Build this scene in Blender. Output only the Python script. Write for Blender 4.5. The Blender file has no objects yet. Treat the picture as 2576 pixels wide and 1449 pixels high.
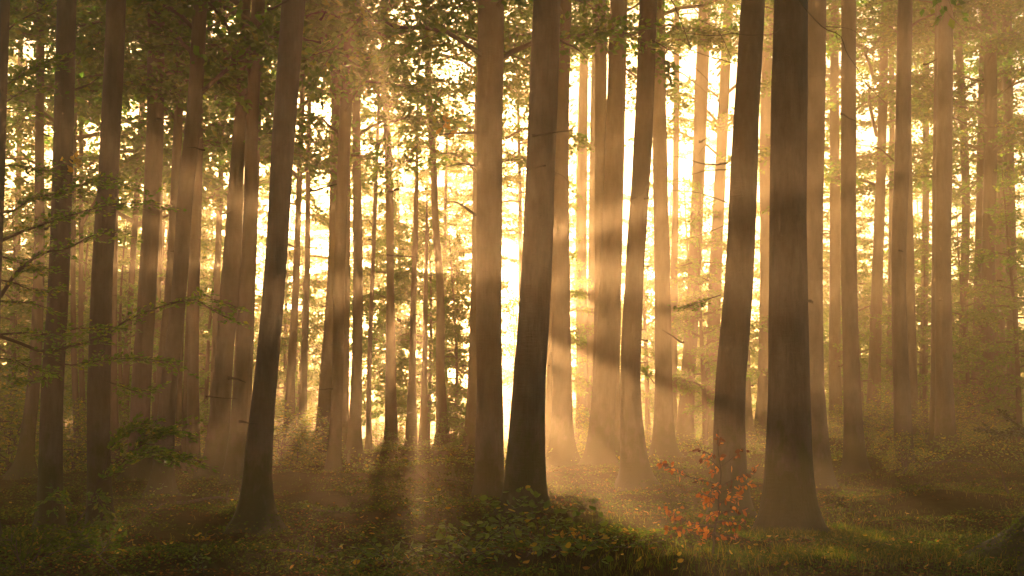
import bpy, math, random
import numpy as np
from mathutils import Vector, Matrix

random.seed(7)
rng = np.random.default_rng(7)
SC = bpy.context.scene
COL = SC.collection

# ------------------------------------------------------------------ camera, sky, sun, exposure
W0, H0, F0 = 2576.0, 1449.0, 3110.0
CAM_Z = 1.6
PITCH = math.radians(6.06)
SUN_AZ, SUN_EL = math.radians(-4.3), math.radians(6.8)

cam = bpy.data.cameras.new('camera')
cam.sensor_width = 36.0
cam.lens = 36.0 * F0 / W0
cam.clip_end = 2000.0
cam_o = bpy.data.objects.new('camera', cam)
COL.objects.link(cam_o)
cam_o.location = (0, 0, CAM_Z)
cam_o.rotation_euler = (math.pi / 2 + PITCH, 0, 0)
SC.camera = cam_o

world = bpy.data.worlds.new('World')
SC.world = world
world.use_nodes = True
wn = world.node_tree
for n in list(wn.nodes):
    wn.nodes.remove(n)
sky = wn.nodes.new('ShaderNodeTexSky')
sky.sky_type = 'NISHITA'
sky.sun_disc = False
sky.sun_elevation = SUN_EL
sky.sun_rotation = SUN_AZ
sky.air_density = 1.0
sky.dust_density = 3.0
bg = wn.nodes.new('ShaderNodeBackground')
bg.inputs["Strength"].default_value = 0.05
wo = wn.nodes.new('ShaderNodeOutputWorld')
wn.links.new(sky.outputs[0], bg.inputs[0])
wn.links.new(bg.outputs[0], wo.inputs[0])

sun = bpy.data.lights.new('sun', 'SUN')
sun.energy = 5.0
sun.angle = math.radians(0.5)
sun.color = (1.0, 0.64, 0.36)
sun_o = bpy.data.objects.new('sun', sun)
COL.objects.link(sun_o)
to_sun = Vector((math.sin(SUN_AZ) * math.cos(SUN_EL), math.cos(SUN_AZ) * math.cos(SUN_EL), math.sin(SUN_EL)))
sun_o.rotation_euler = (-to_sun).to_track_quat('-Z', 'Y').to_euler()
sun_o.location = (-8, 90, 60)

SC.view_settings.view_transform = 'Standard'
SC.view_settings.look = 'None'
SC.view_settings.exposure = 2.62
SC.view_settings.gamma = 1.0
SC.view_settings.use_curve_mapping = False
SC.render.engine = 'CYCLES'
cy = SC.cycles
cy.use_denoising = True
cy.max_bounces = 6
cy.diffuse_bounces = 2
cy.glossy_bounces = 2
cy.transmission_bounces = 3
cy.volume_bounces = 1
cy.transparent_max_bounces = 8
cy.use_adaptive_sampling = False
cy.adaptive_threshold = 0.01
cy.sample_clamp_indirect = 6.0

HAZE_DENSITY = 0.0054
HAZE_G = 0.80

# ------------------------------------------------------------------ pixel -> place
CP, SP = math.cos(PITCH), math.sin(PITCH)


def ray(x, y):
    u, v = (x - W0 / 2) / F0, (H0 / 2 - y) / F0
    return np.array([u, CP - v * SP, SP + v * CP])


def at(x, y, d):
    """the point seen at photo pixel (x, y) that lies d metres in front of the camera"""
    r = ray(x, y)
    return np.array([0, 0, CAM_Z]) + r * (d / r[1])


def smooth(t):
    t = np.clip(t, 0, 1)
    return t * t * (3 - 2 * t)


_w = np.random.default_rng(3)
_wave = [(2 * math.pi / L * math.cos(a), 2 * math.pi / L * math.sin(a), p, A)
         for (L, A) in ((9, .06), (7, .05), (5, .05), (3.6, .035), (2.7, .03), (1.9, .022), (1.3, .016), (.9, .012), (.62, .009), (.45, .007))
         for a, p in ((_w.uniform(0, 6.28), _w.uniform(0, 6.28)), (_w.uniform(0, 6.28), _w.uniform(0, 6.28)))]


def ground_z(x, y, rough=True):
    x = np.asarray(x, float)
    y = np.asarray(y, float)
    h = 0.47 * smooth((y - 23) / 24)
    h = h + 0.62 * smooth((x - 3) / 15) * smooth((y - 26) / 26)
    h = h + 0.18 * smooth((-x - 6) / 10) * smooth((y - 34) / 18)
    crest = 51 + 9 * smooth((np.abs(x) - 6) / 12)
    h = h - 3.2 * smooth((y - crest) / 26) + 8.5 * smooth((y - 84) / 44)
    if rough:
        n = 0
        for kx, ky, p, A in _wave:
            n = n + A * np.sin(kx * x + ky * y + p)
        h = h + n * (0.35 + 0.65 * smooth((np.hypot(x, y) - 2) / 8)) * 0.8
    return h


def hit(x, y, rough=False):
    """where the ray through photo pixel (x, y) meets the ground"""
    r = ray(x, y)
    for d in np.arange(5, 120, 0.05):
        p = np.array([0, 0, CAM_Z]) + r * (d / r[1])
        if p[2] <= ground_z(p[0], p[1], rough):
            return p
    return p


# ------------------------------------------------------------------ materials
def new_mat(name):
    m = bpy.data.materials.new(name)
    m.use_nodes = True
    nt = m.node_tree
    for n in list(nt.nodes):
        nt.nodes.remove(n)
    return m, nt, nt.nodes.new('ShaderNodeOutputMaterial')


def ramp(nt, stops, interp='LINEAR'):
    r = nt.nodes.new('ShaderNodeValToRGB')
    r.color_ramp.interpolation = interp
    e = r.color_ramp.elements
    while len(e) < len(stops):
        e.new(0.5)
    for k, (p, c) in enumerate(stops):
        e[k].position = p
        e[k].color = (*c, 1)
    return r


def leaf_mat(name, stops, trans=0.5, rough=0.45, tint=(1.35, 1.25, 0.55), spec=0.4):
    m, nt, out = new_mat(name)
    g = nt.nodes.new('ShaderNodeNewGeometry')
    r = ramp(nt, stops)
    nt.links.new(g.outputs['Random Per Island'], r.inputs[0])
    p = nt.nodes.new('ShaderNodeBsdfPrincipled')
    p.inputs['Roughness'].default_value = rough
    p.inputs['Specular IOR Level'].default_value = spec
    nt.links.new(r.outputs[0], p.inputs['Base Color'])
    mul = nt.nodes.new('ShaderNodeMix')
    mul.data_type = 'RGBA'
    mul.blend_type = 'MULTIPLY'
    mul.inputs[0].default_value = 1.0
    mul.clamp_result = False
    nt.links.new(r.outputs[0], mul.inputs[6])
    mul.inputs[7].default_value = (*tint, 1)
    t = nt.nodes.new('ShaderNodeBsdfTranslucent')
    nt.links.new(mul.outputs[2], t.inputs[0])
    mx = nt.nodes.new('ShaderNodeMixShader')
    mx.inputs[0].default_value = trans
    nt.links.new(p.outputs[0], mx.inputs[1])
    nt.links.new(t.outputs[0], mx.inputs[2])
    nt.links.new(mx.outputs[0], out.inputs['Surface'])
    return m


M = {}
M['leaf_green'] = leaf_mat('green_leaf', [(0, (.02, .06, .009)), (.5, (.035, .10, .012)), (.85, (.06, .12, .016)), (1, (.13, .14, .02))], .64, tint=(2.7, 3.3, .5))
M['leaf_far'] = leaf_mat('canopy_leaf', [(0, (.017, .05, .009)), (.5, (.030, .088, .013)), (.85, (.052, .11, .015)), (1, (.12, .12, .02))], .68, tint=(2.7, 3.4, .5))
M['leaf_bough'] = leaf_mat('bough_leaf', [(0, (.032, .085, .010)), (.5, (.055, .125, .014)), (.85, (.09, .15, .018)), (1, (.2, .18, .02))], .6, tint=(2.4, 2.5, .5))  # lighter copy of the green leaf: lit look of the boughs put into the colour
M['leaf_gold'] = leaf_mat('golden_leaf', [(0, (.04, .09, .011)), (.45, (.07, .13, .014)), (.8, (.14, .16, .02)), (1, (.28, .19, .02))], .66, tint=(2.4, 2.5, .5))
M['leaf_yellow'] = leaf_mat('yellow_leaf', [(0, (.45, .28, .02)), (.6, (.55, .40, .03)), (1, (.40, .20, .02))], .5, tint=(1.3, 1.2, .5))
M['leaf_red'] = leaf_mat('copper_leaf', [(0, (.10, .025, .010)), (.35, (.22, .055, .014)), (.75, (.40, .10, .018)), (1, (.50, .17, .025))], .55, tint=(1.6, 1.1, .7))
M['leaf_ivy'] = leaf_mat('bramble_leaf', [(0, (.028, .055, .010)), (.6, (.055, .095, .014)), (1, (.10, .14, .02))], .35, rough=.33, tint=(1.8, 1.7, .6), spec=.6)
M['litter'] = leaf_mat('litter_leaf', [(0, (.03, .018, .010)), (.4, (.08, .042, .016)), (.7, (.14, .075, .022)), (.9, (.22, .11, .025)), (1, (.35, .22, .03))], .4, rough=.6, tint=(2.0, 1.4, .5), spec=0)
M['herb'] = leaf_mat('herb_leaf', [(0, (.016, .05, .009)), (.5, (.032, .085, .012)), (.85, (.06, .115, .016)), (1, (.15, .13, .02))], .6, rough=.6, tint=(2.6, 2.1, .5), spec=0)
M['grass'] = leaf_mat('grass_blade', [(0, (.022, .055, .010)), (.5, (.045, .085, .014)), (.8, (.09, .12, .02)), (1, (.20, .16, .04))], .6, rough=.6, tint=(2.4, 2.0, .5), spec=0)


def bark_mat(name, dark, light, moss=0.5, ridges=1.0):
    m, nt, out = new_mat(name)
    L = nt.links
    tc = nt.nodes.new('ShaderNodeTexCoord')
    oi = nt.nodes.new('ShaderNodeObjectInfo')
    add = nt.nodes.new('ShaderNodeVectorMath')
    add.operation = 'MULTIPLY_ADD'
    add.inputs[1].default_value = (1, 1, 1)
    cmb = nt.nodes.new('ShaderNodeCombineXYZ')
    sc_ = nt.nodes.new('ShaderNodeMath')
    sc_.operation = 'MULTIPLY'
    sc_.inputs[1].default_value = 37
    L.new(oi.outputs['Random'], sc_.inputs[0])
    L.new(sc_.outputs[0], cmb.inputs[0])
    L.new(sc_.outputs[0], cmb.inputs[2])
    L.new(tc.outputs['Object'], add.inputs[0])
    L.new(cmb.outputs[0], add.inputs[2])

    def noise(scale, stretch, detail=6):
        mp = nt.nodes.new('ShaderNodeMapping')
        mp.inputs['Scale'].default_value = stretch
        L.new(add.outputs[0], mp.inputs[0])
        n = nt.nodes.new('ShaderNodeTexNoise')
        n.inputs['Scale'].default_value = scale
        n.inputs['Detail'].default_value = detail
        n.inputs['Roughness'].default_value = .62
        L.new(mp.outputs[0], n.inputs['Vector'])
        return n
    n1 = noise(3.0, (1, 1, .5))
    n2 = noise(22.0, (1, 1, .12))
    n3 = noise(9.0, (.5, .5, 3.0), 3)
    r1 = ramp(nt, [(.3, dark), (.7, light)])
    L.new(n1.outputs[0], r1.inputs[0])
    r2 = ramp(nt, [(.35, (.78, .78, .78)), (.65, (1.1, 1.1, 1.1))])
    L.new(n2.outputs[0], r2.inputs[0])
    mul = nt.nodes.new('ShaderNodeMix')
    mul.data_type = 'RGBA'
    mul.blend_type = 'MULTIPLY'
    mul.inputs[0].default_value = .8
    L.new(r1.outputs[0], mul.inputs[6])
    L.new(r2.outputs[0], mul.inputs[7])
    # moss climbs from the foot in patches
    sep = nt.nodes.new('ShaderNodeSeparateXYZ')
    L.new(tc.outputs['Object'], sep.inputs[0])
    mr = nt.nodes.new('ShaderNodeMapRange')
    mr.inputs[1].default_value = 0
    mr.inputs[2].default_value = 2.2
    mr.inputs[3].default_value = moss
    mr.inputs[4].default_value = -.1
    L.new(sep.outputs[2], mr.inputs[0])
    n4 = noise(5.0, (1, 1, .6))
    ma = nt.nodes.new('ShaderNodeMath')
    ma.operation = 'ADD'
    L.new(mr.outputs[0], ma.inputs[0])
    L.new(n4.outputs[0], ma.inputs[1])
    rm = ramp(nt, [(.62, (0, 0, 0)), (.82, (1, 1, 1))])
    L.new(ma.outputs[0], rm.inputs[0])
    mm = nt.nodes.new('ShaderNodeMix')
    mm.data_type = 'RGBA'
    L.new(rm.outputs[0], mm.inputs[0])
    L.new(mul.outputs[2], mm.inputs[6])
    mm.inputs[7].default_value = (.045, .055, .016, 1)
    p = nt.nodes.new('ShaderNodeBsdfPrincipled')
    p.inputs['Roughness'].default_value = .85
    p.inputs['Specular IOR Level'].default_value = .25
    L.new(mm.outputs[2], p.inputs['Base Color'])
    b1 = nt.nodes.new('ShaderNodeBump')
    b1.inputs['Strength'].default_value = .7 * ridges
    b1.inputs['Distance'].default_value = .03
    L.new(n2.outputs[0], b1.inputs['Height'])
    b2 = nt.nodes.new('ShaderNodeBump')
    b2.inputs['Strength'].default_value = .7
    b2.inputs['Distance'].default_value = .02
    L.new(n3.outputs[0], b2.inputs['Height'])
    L.new(b1.outputs[0], b2.inputs['Normal'])
    L.new(b2.outputs[0], p.inputs['Normal'])
    L.new(p.outputs[0], out.inputs['Surface'])
    return m


M['bark'] = bark_mat('beech_bark', (.058, .045, .031), (.125, .102, .074), ridges=.9)
M['bark_rough'] = bark_mat('furrowed_bark', (.045, .035, .025), (.115, .092, .07), .55, 1.8)
M['rot'] = bark_mat('dark_bark', (.018, .015, .010), (.045, .036, .024), .8, 1.2)  # darker bark tone for the stump
M['twig'] = bark_mat('twig_bark', (.045, .034, .024), (.10, .08, .058), 0.0, .5)


def ground_mat():
    m, nt, out = new_mat('forest_floor')
    L = nt.links
    tc = nt.nodes.new('ShaderNodeTexCoord')

    def noise(scale, detail=8):
        n = nt.nodes.new('ShaderNodeTexNoise')
        n.inputs['Scale'].default_value = scale
        n.inputs['Detail'].default_value = detail
        n.inputs['Roughness'].default_value = .65
        L.new(tc.outputs['Object'], n.inputs['Vector'])
        return n
    a, b, c = noise(.45), noise(6.0), noise(38.0, 4)
    r1 = ramp(nt, [(.35, (.028, .042, .011)), (.55, (.036, .036, .013)), (.72, (.060, .040, .018))])
    L.new(a.outputs[0], r1.inputs[0])
    r2 = ramp(nt, [(.3, (.45, .45, .4)), (.7, (1.4, 1.35, 1.2))])
    L.new(b.outputs[0], r2.inputs[0])
    mul = nt.nodes.new('ShaderNodeMix')
    mul.data_type = 'RGBA'
    mul.blend_type = 'MULTIPLY'
    mul.inputs[0].default_value = 1
    L.new(r1.outputs[0], mul.inputs[6])
    L.new(r2.outputs[0], mul.inputs[7])
    p = nt.nodes.new('ShaderNodeBsdfPrincipled')
    p.inputs['Roughness'].default_value = .9
    p.inputs['Specular IOR Level'].default_value = 0
    L.new(mul.outputs[2], p.inputs['Base Color'])
    bm = nt.nodes.new('ShaderNodeBump')
    bm.inputs['Strength'].default_value = .9
    bm.inputs['Distance'].default_value = .06
    L.new(c.outputs[0], bm.inputs['Height'])
    L.new(bm.outputs[0], p.inputs['Normal'])
    L.new(p.outputs[0], out.inputs['Surface'])
    return m


M['ground'] = ground_mat()


def haze_mat():
    m, nt, out = new_mat('warm_haze')
    v = nt.nodes.new('ShaderNodeVolumePrincipled')
    v.inputs['Color'].default_value = (1.0, .77, .46, 1)  # golden sunlight warmth of the mist put into the haze colour
    v.inputs['Density'].default_value = HAZE_DENSITY
    v.inputs['Anisotropy'].default_value = HAZE_G
    nt.links.new(v.outputs[0], out.inputs['Volume'])
    return m


# ------------------------------------------------------------------ mesh helpers
def np_mesh(name, verts, faces_list, mats, smooth_slots=()):
    """faces_list: [(int array n x k, slot)]; verts n x 3"""
    me = bpy.data.meshes.new(name)
    verts = np.asarray(verts, np.float32)
    fl = [(np.asarray(f, np.int32), s) for f, s in faces_list if len(f)]
    nl = sum(f.size for f, _ in fl)
    nf = sum(len(f) for f, _ in fl)
    me.vertices.add(len(verts))
    me.vertices.foreach_set('co', verts.ravel())
    me.loops.add(nl)
    me.polygons.add(nf)
    me.loops.foreach_set('vertex_index', np.concatenate([f.ravel() for f, _ in fl]))
    tot = np.concatenate([np.full(len(f), f.shape[1], np.int32) for f, _ in fl])
    st = np.concatenate([[0], np.cumsum(tot)[:-1]]).astype(np.int32)
    me.polygons.foreach_set('loop_start', st)
    me.polygons.foreach_set('loop_total', tot)
    me.polygons.foreach_set('material_index', np.concatenate([np.full(len(f), s, np.int32) for f, s in fl]))
    me.polygons.foreach_set('use_smooth', np.concatenate([np.full(len(f), s in smooth_slots, bool) for f, s in fl]))
    for m in mats:
        me.materials.append(m)
    me.update(calc_edges=True)
    return me


class Bits:
    """gathers tubes and leaves for one mesh"""

    def __init__(self):
        self.v, self.f, self.n = [], {}, 0

    def add(self, v, f, slot):
        self.v.append(np.asarray(v, float))
        self.f.setdefault((slot, np.asarray(f).shape[1]), []).append(np.asarray(f) + self.n)
        self.n += len(v)

    def tube(self, pts, rad, sides=5, slot=0):
        pts = np.asarray(pts, float)
        n = len(pts)
        rad = np.broadcast_to(np.asarray(rad, float), (n,))
        t = np.gradient(pts, axis=0)
        t /= np.linalg.norm(t, axis=1, keepdims=True) + 1e-9
        ref = np.array([0, 0, 1.0]) if abs(t[:, 2].mean()) < .8 else np.array([0, 1.0, 0])
        a = np.cross(t, ref)
        a /= np.linalg.norm(a, axis=1, keepdims=True) + 1e-9
        b = np.cross(t, a)
        th = np.linspace(0, 2 * math.pi, sides, endpoint=False)
        v = pts[:, None] + rad[:, None, None] * (np.cos(th)[None, :, None] * a[:, None] + np.sin(th)[None, :, None] * b[:, None])
        i = np.arange(n - 1)[:, None] * sides
        k = np.arange(sides)[None]
        k2 = (k + 1) % sides
        f = np.stack([i + k, i + k2, i + sides + k2, i + sides + k], -1).reshape(-1, 4)
        self.add(v.reshape(-1, 3), f, slot)

    def leaves(self, pos, direc, norm, size, slot=1, aspect=.6):
        pos, direc, norm = (np.asarray(x, float) for x in (pos, direc, norm))
        v, f = leaf_quads(pos, direc, norm, size, aspect)
        self.add(v, f, slot)

    def mesh(self, name, mats, smooth_slots=(0,)):
        return np_mesh(name, np.concatenate(self.v), [(np.concatenate(fs), s) for (s, k), fs in self.f.items()], mats, smooth_slots)


def unit(a):
    return a / (np.linalg.norm(a, axis=-1, keepdims=True) + 1e-9)


def leaf_quads(pos, direc, norm, size, aspect=.6):
    n = len(pos)
    size = np.broadcast_to(np.asarray(size, float), (n,))[:, None]
    d = unit(direc)
    side = unit(np.cross(norm, d))
    up = np.cross(d, side)
    w = size * aspect * .5
    v = np.stack([pos, pos + d * size * .45 + side * w + up * size * .06, pos + d * size, pos + d * size * .45 - side * w + up * size * .06], 1)
    f = np.arange(n * 4).reshape(n, 4)
    return v.reshape(-1, 3), f


def link(name, data, parent=None, loc=None, kind=None):
    o = bpy.data.objects.new(name, data)
    COL.objects.link(o)
    if parent is not None:
        o.parent = parent
    if loc is not None:
        o.location = loc
    if kind:
        o['kind'] = kind
    return o


def thing(name, label, cat, loc, group=None):
    o = link(name, None, loc=loc)
    o.empty_display_size = .3
    o['label'] = label
    o['category'] = cat
    if group:
        o['group'] = group
    return o


# ------------------------------------------------------------------ ground
def build_ground():
    ys = np.concatenate([np.arange(-10, 8, 1.0), np.arange(8, 30, .16), np.arange(30, 60, .3), np.arange(60, 133, 1.5)])
    ux = np.concatenate([np.linspace(-1, -.52, 16)[:-1], np.linspace(-.52, .52, 150), np.linspace(.52, 1, 16)[1:]])
    X = ux[None, :] * (10 + 62 * smooth((ys - 0) / 100) + .32 * np.clip(ys, 0, 200))[:, None] * 1.0
    X = ux[None, :] * np.maximum(14, .9 * ys + 6)[:, None]
    X = np.clip(X, -70, 70)
    X[:, 0], X[:, -1] = -70, 70
    Y = np.repeat(ys[:, None], len(ux), 1)
    Z = ground_z(X, Y)
    v = np.stack([X, Y, Z], -1).reshape(-1, 3)
    nx = len(ux)
    i = np.arange(len(ys) - 1)[:, None] * nx + np.arange(nx - 1)[None]
    f = np.stack([i, i + 1, i + nx + 1, i + nx], -1).reshape(-1, 4)
    return link('ground', np_mesh('ground', v, [(f, 0)], [M['ground']], (0,)), kind='structure')


ground = build_ground()

# ------------------------------------------------------------------ crowns
def crown_mesh(name, seed, height, radius, n_limb, n_leaf, leaf, mat, profile='edge', bark=None, tilt=.55, droop=.25):
    """limbs that leave a central axis in tiers, side twigs, and leaves laid in flat sprays along the twigs; axis from z=0 to height"""
    g = np.random.default_rng(seed)
    B = Bits()
    P, D = [], []
    per = n_leaf // n_limb
    lens = []
    for i in range(n_limb):
        t = (i + g.uniform(.1, .9)) / n_limb
        z0 = t * height * .96
        if profile == 'edge':
            prof = (.55 + .45 * math.sin(math.pi * min(1, t * 1.25))) * (1 - .72 * t ** 2.2)
        else:
            prof = math.sin(math.pi * (.18 + .74 * t)) ** .6
        L = radius * prof * g.uniform(.6, 1.15)
        az = i * 2.39996 + g.uniform(-.6, .6)
        rise = g.uniform(.05, .6) if profile == 'edge' else g.uniform(.3, 1.0)
        s = np.linspace(0, 1, 8)
        wob = g.normal(0, .10, 2)
        ang = az + wob[0] * 3 * s ** 2
        r = L * s
        zz = z0 + L * (rise * s - (rise * .55 + droop) * s ** 2) + g.normal(0, .05 * L, 8) * s
        pts = np.stack([r * np.cos(ang), r * np.sin(ang), zz], -1)
        B.tube(pts, np.linspace(.055, .008, 8) * (L / 4) ** .7 * 1.1, 4, 0)
        nt = max(6, int(L * 4.2))
        m = max(3, int(per * (L / radius) * 1.35 / nt))
        for k in range(nt):
            q = .18 + .82 * (k + g.uniform(0, 1)) / nt
            fi = q * 7
            i0 = min(6, int(fi))
            base = pts[i0] + (pts[i0 + 1] - pts[i0]) * (fi - i0)
            d0 = pts[i0 + 1] - pts[i0]
            d0 = d0 / np.linalg.norm(d0)
            sd = np.array([-d0[1], d0[0], 0]) * (1 if k % 2 else -1)
            dd = d0 * g.uniform(.3, .9) + sd * g.uniform(.4, 1) + np.array([0, 0, g.normal(0, .16)])
            dd /= np.linalg.norm(dd)
            tl = (.22 + .30 * (1 - q)) * L * g.uniform(.5, 1.2)
            e = base + dd * tl + np.array([0, 0, -.10 * tl])
            B.tube(np.stack([base, (base + e) / 2 + np.array([0, 0, .04 * tl]), e]), [.009, .006, .003], 3, 0)
            u = g.uniform(.05, 1.05, m)[:, None]
            lat = np.cross(dd, [0, 0, 1.0])
            w = g.normal(0, .16 + .05 * tl, (m, 1))
            P.append(base + (e - base) * u + lat * w + np.stack([np.zeros(m), np.zeros(m), g.normal(-.03, .07, m)], -1))
            D.append(dd + lat * np.sign(w) * g.uniform(.3, 1.2, (m, 1)) + g.normal(0, .35, (m, 3)))
    P = np.concatenate(P)
    D = np.concatenate(D)
    N = np.array([0, 0, 1.0]) + g.normal(0, tilt, P.shape)
    B.leaves(P, D, N, leaf * g.uniform(.65, 1.25, len(P)), 1, .62)
    return B.mesh(name, [bark or M['twig'], mat])


EDGE = [crown_mesh('edge_crown', 20 + i, 21, 4.6, 36, 22000, .18, M['leaf_far'] if i % 3 else M['leaf_gold'], 'edge') for i in range(4)]
HIGH = [crown_mesh('high_crown', 40 + i, 15, 5.0, 26, 15000, .17, M['leaf_far'], 'high', tilt=.6) for i in range(4)]
BUSH = [crown_mesh('bush_crown', 60 + i, 2.4, 1.25, 26, 3600, .10, M['leaf_gold'] if i < 3 else M['leaf_green'], 'edge', tilt=.7) for i in range(5)]
CLUMP = [crown_mesh('clump_crown', 90 + i, 8.5, 2.6, 44, 20000, .15, M['leaf_far'], 'edge', tilt=.6) for i in range(2)]
THIN = [crown_mesh('understorey_crown', 80 + i, 8.5, 2.6, 36, 11000, .14, M['leaf_green'], 'edge', tilt=.5) for i in range(3)]


# ------------------------------------------------------------------ trunks
def catmull(xs, ys, q):
    """smooth interpolation of ys over ascending xs with flat end slopes"""
    xs, ys = np.asarray(xs, float), np.asarray(ys, float)
    m = np.gradient(ys, xs) if len(xs) > 2 else np.full(len(xs), (ys[-1] - ys[0]) / (xs[-1] - xs[0]))
    k = np.clip(np.searchsorted(xs, q) - 1, 0, len(xs) - 2)
    h = xs[k + 1] - xs[k]
    t = (q - xs[k]) / h
    return ((2 * t ** 3 - 3 * t ** 2 + 1) * ys[k] + (t ** 3 - 2 * t ** 2 + t) * h * m[k] + (-2 * t ** 3 + 3 * t ** 2) * ys[k + 1] + (t ** 3 - t ** 2) * h * m[k + 1])


TREES = []


def tree(label, pts, d=None, nick=None, flare=1.0, crown=True, bark='bark', top=27.0, group='tall straight trees of the hazy wood', name='beech_tree', branches=(), sides=22, rot=None, crown_base=None, lobes=None):
    """pts: (x, y, width) photo pixels from the foot upwards"""
    g = random.Random(label)
    p0 = pts[0]
    if d is None:
        b = hit(p0[0], p0[1])
        if b[1] > 57:
            b = at(p0[0], p0[1], 50 + (p0[0] * 7) % 4)
    else:
        b = at(p0[0], p0[1], d)
    D = b[1]
    zb = float(ground_z(b[0], b[1]))
    base = np.array([b[0], D, zb])
    P = [at(x, y, D) for x, y, w in pts]
    zs = [p[2] - zb for p in P]
    zs[0] = 0.0
    xs = [p[0] - base[0] for p in P]
    rr = [w * .5 * D / F0 for x, y, w in pts]
    # beyond the frame
    slope = (xs[-1] - xs[-2]) / max(.5, zs[-1] - zs[-2])
    slope = max(-.12, min(.12, slope))
    rs = max(-.02, min(-.004, (rr[-1] - rr[0]) / max(1, zs[-1])))
    if zs[-1] < top - 2:
        dz = top - zs[-1]
        xs.append(xs[-1] + slope * dz * .5)
        zs.append(zs[-1] + dz * .55)
        rr.append(rr[-1] * .72)
        xs.append(xs[-1] + slope * dz * .15)
        zs.append(top)
        rr.append(rr[-1] * .30)
    n = int(np.clip(zs[-1] / .28, 20, 110))
    q = np.concatenate([[-.35, -.1], np.linspace(0, 1.2, 10)[:-1], np.linspace(1.2, zs[-1], n)])
    qc = np.clip(q, 0, zs[-1])
    cx = catmull(zs, xs, qc)
    cr = np.interp(qc, zs, rr)
    yo = g.uniform(-.02, .02)
    cyv = yo * qc + .04 * np.sin(qc * .5 + g.uniform(0, 6))
    cyv -= cyv[2]
    th = np.linspace(0, 2 * math.pi, sides, endpoint=False)
    k1, ph, ph2 = lobes or g.choice((3, 4, 5)), g.uniform(0, 6.28), g.uniform(0, 6.28)
    fl = (flare * 1.0 + (.35 if D < 23 else .1)) * (.16 * np.exp(-np.clip(q, 0, 99) / .95) + .62 * np.exp(-np.clip(q, -.2, 99) / .24))
    lob = 1 + .42 * np.cos(k1 * th + ph) + .22 * np.cos((k1 + 2) * th + ph2)
    R = cr[:, None] * (1 + fl[:, None] * lob[None])
    # uneven girth, knots
    nz = np.zeros_like(R)
    for _ in range(7):
        kk, kz, pp = g.choice((1, 2, 2, 3, 4)), g.uniform(.4, 3.2), g.uniform(0, 6.28)
        nz += .007 * np.sin(kk * th[None] + kz * q[:, None] + pp)
    for _ in range(g.randint(4, 9)):
        zt, tt = g.uniform(1, zs[-1] * .7), g.uniform(0, 6.28)
        dth = np.angle(np.exp(1j * (th - tt)))
        nz += g.uniform(.03, .08) * np.exp(-((q[:, None] - zt) / .13) ** 2 - (dth[None] / .35) ** 2)
    R = R * (1 + nz)
    V = np.stack([cx[:, None] + R * np.cos(th), cyv[:, None] + R * np.sin(th), np.repeat(q[:, None], sides, 1)], -1).reshape(-1, 3)
    i = np.arange(len(q) - 1)[:, None] * sides
    k = np.arange(sides)[None]
    k2 = (k + 1) % sides
    F = np.stack([i + k, i + k2, i + sides + k2, i + sides + k], -1).reshape(-1, 4)
    root = thing(name, label, 'tree', base, group)
    link('trunk', np_mesh('trunk', V, [(F, 0)], [M[bark]], (0,)), root)
    if crown:
        cb = crown_base if crown_base is not None else (9.4 if D < 24 else 8.3 if D < 31 else 7.6 if D < 37 else 8.6 if 690 < p0[0] < 1330 else 6.8) + (4.0 if 1380 < p0[0] < 1960 and D > 26 else 2.6 if p0[0] >= 1960 and D > 26 else 0) + g.uniform(-.3, 1.3)
        if D > 31 and crown_base is None and g.random() < .5:
            cb += g.uniform(4, 8)
        cb = min(cb, top - 8)
        c = link('crown', g.choice(HIGH) if crown is True else crown, root, (np.interp(cb, q, cx), 0, cb), 'stuff')
        c.rotation_euler = (0, 0, g.uniform(0, 6.28))
        sc = (top + .6 - cb) / 15 if crown is True else 1
        c.scale = (sc ** .5, sc ** .5, sc)
    TREES.append(dict(x=p0[0], root=root, D=D, base=base, nick=nick))
    return root


T = {}
T['edge'] = tree('dark trunk cut off by the left edge, its leafy boughs reaching into view', [(-34, 1372, 46), (-14, 724, 36), (-2, 430, 30), (4, 220, 26), (11, 0, 24)], nick='the edge trunk', crown_base=11)
T['thin_left'] = tree('slim brown trunk between the frame edge and the first straight dark trunk, root spread wide', [(56, 1212, 38), (84, 950, 30), (94, 724, 27), (99, 350, 22), (102, 0, 20)], flare=1.9)
T['dark_left'] = tree('very dark straight trunk rising behind the long leafy bough at left', [(126, 1336, 57), (131, 974, 53), (146, 724, 50), (162, 350, 50), (173, 0, 47)], nick='the first dark trunk', flare=.5)
T['rimlit'] = tree('straight brown trunk with a thin glowing edge low on its right side', [(250, 1327, 56), (250, 974, 54), (256, 724, 52), (276, 350, 50), (292, 0, 49)], nick='the rim-lit trunk', flare=.35)
T['brown_mid'] = tree('brown trunk behind the green young beech, wide and straight', [(350, 1208, 54), (351, 1074, 48), (370, 724, 45), (391, 350, 43), (396, 0, 42)], nick='the brown trunk', flare=.9)
T['slim_behind'] = tree('slim trunk half hidden behind the curved dark trunk', [(392, 1186, 30), (410, 900, 28), (427, 724, 26), (446, 350, 23), (458, 0, 22)])
T['curved'] = tree('dark trunk curving to the right as it rises, clean bark', [(405, 1241, 50), (411, 1175, 47), (420, 1025, 42), (437, 875, 39), (453, 724, 37), (469, 500, 39), (492, 280, 38), (507, 0, 35)], nick='the curved trunk', flare=1.0)
T['pale_slim'] = tree('pale sunlit slim trunk right of the curved dark trunk', [(488, 1190, 34), (487, 1000, 29), (489, 800, 26), (498, 450, 24), (506, 100, 20)], flare=.3)
T['twin_left'] = tree('left one of two hazy trunks standing close together', [(540, 1208, 62), (553, 1050, 50), (566, 875, 44), (579, 724, 50), (594, 450, 38), (610, 220, 27), (622, 0, 23)], nick='the twin trunks', flare=.7)
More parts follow.
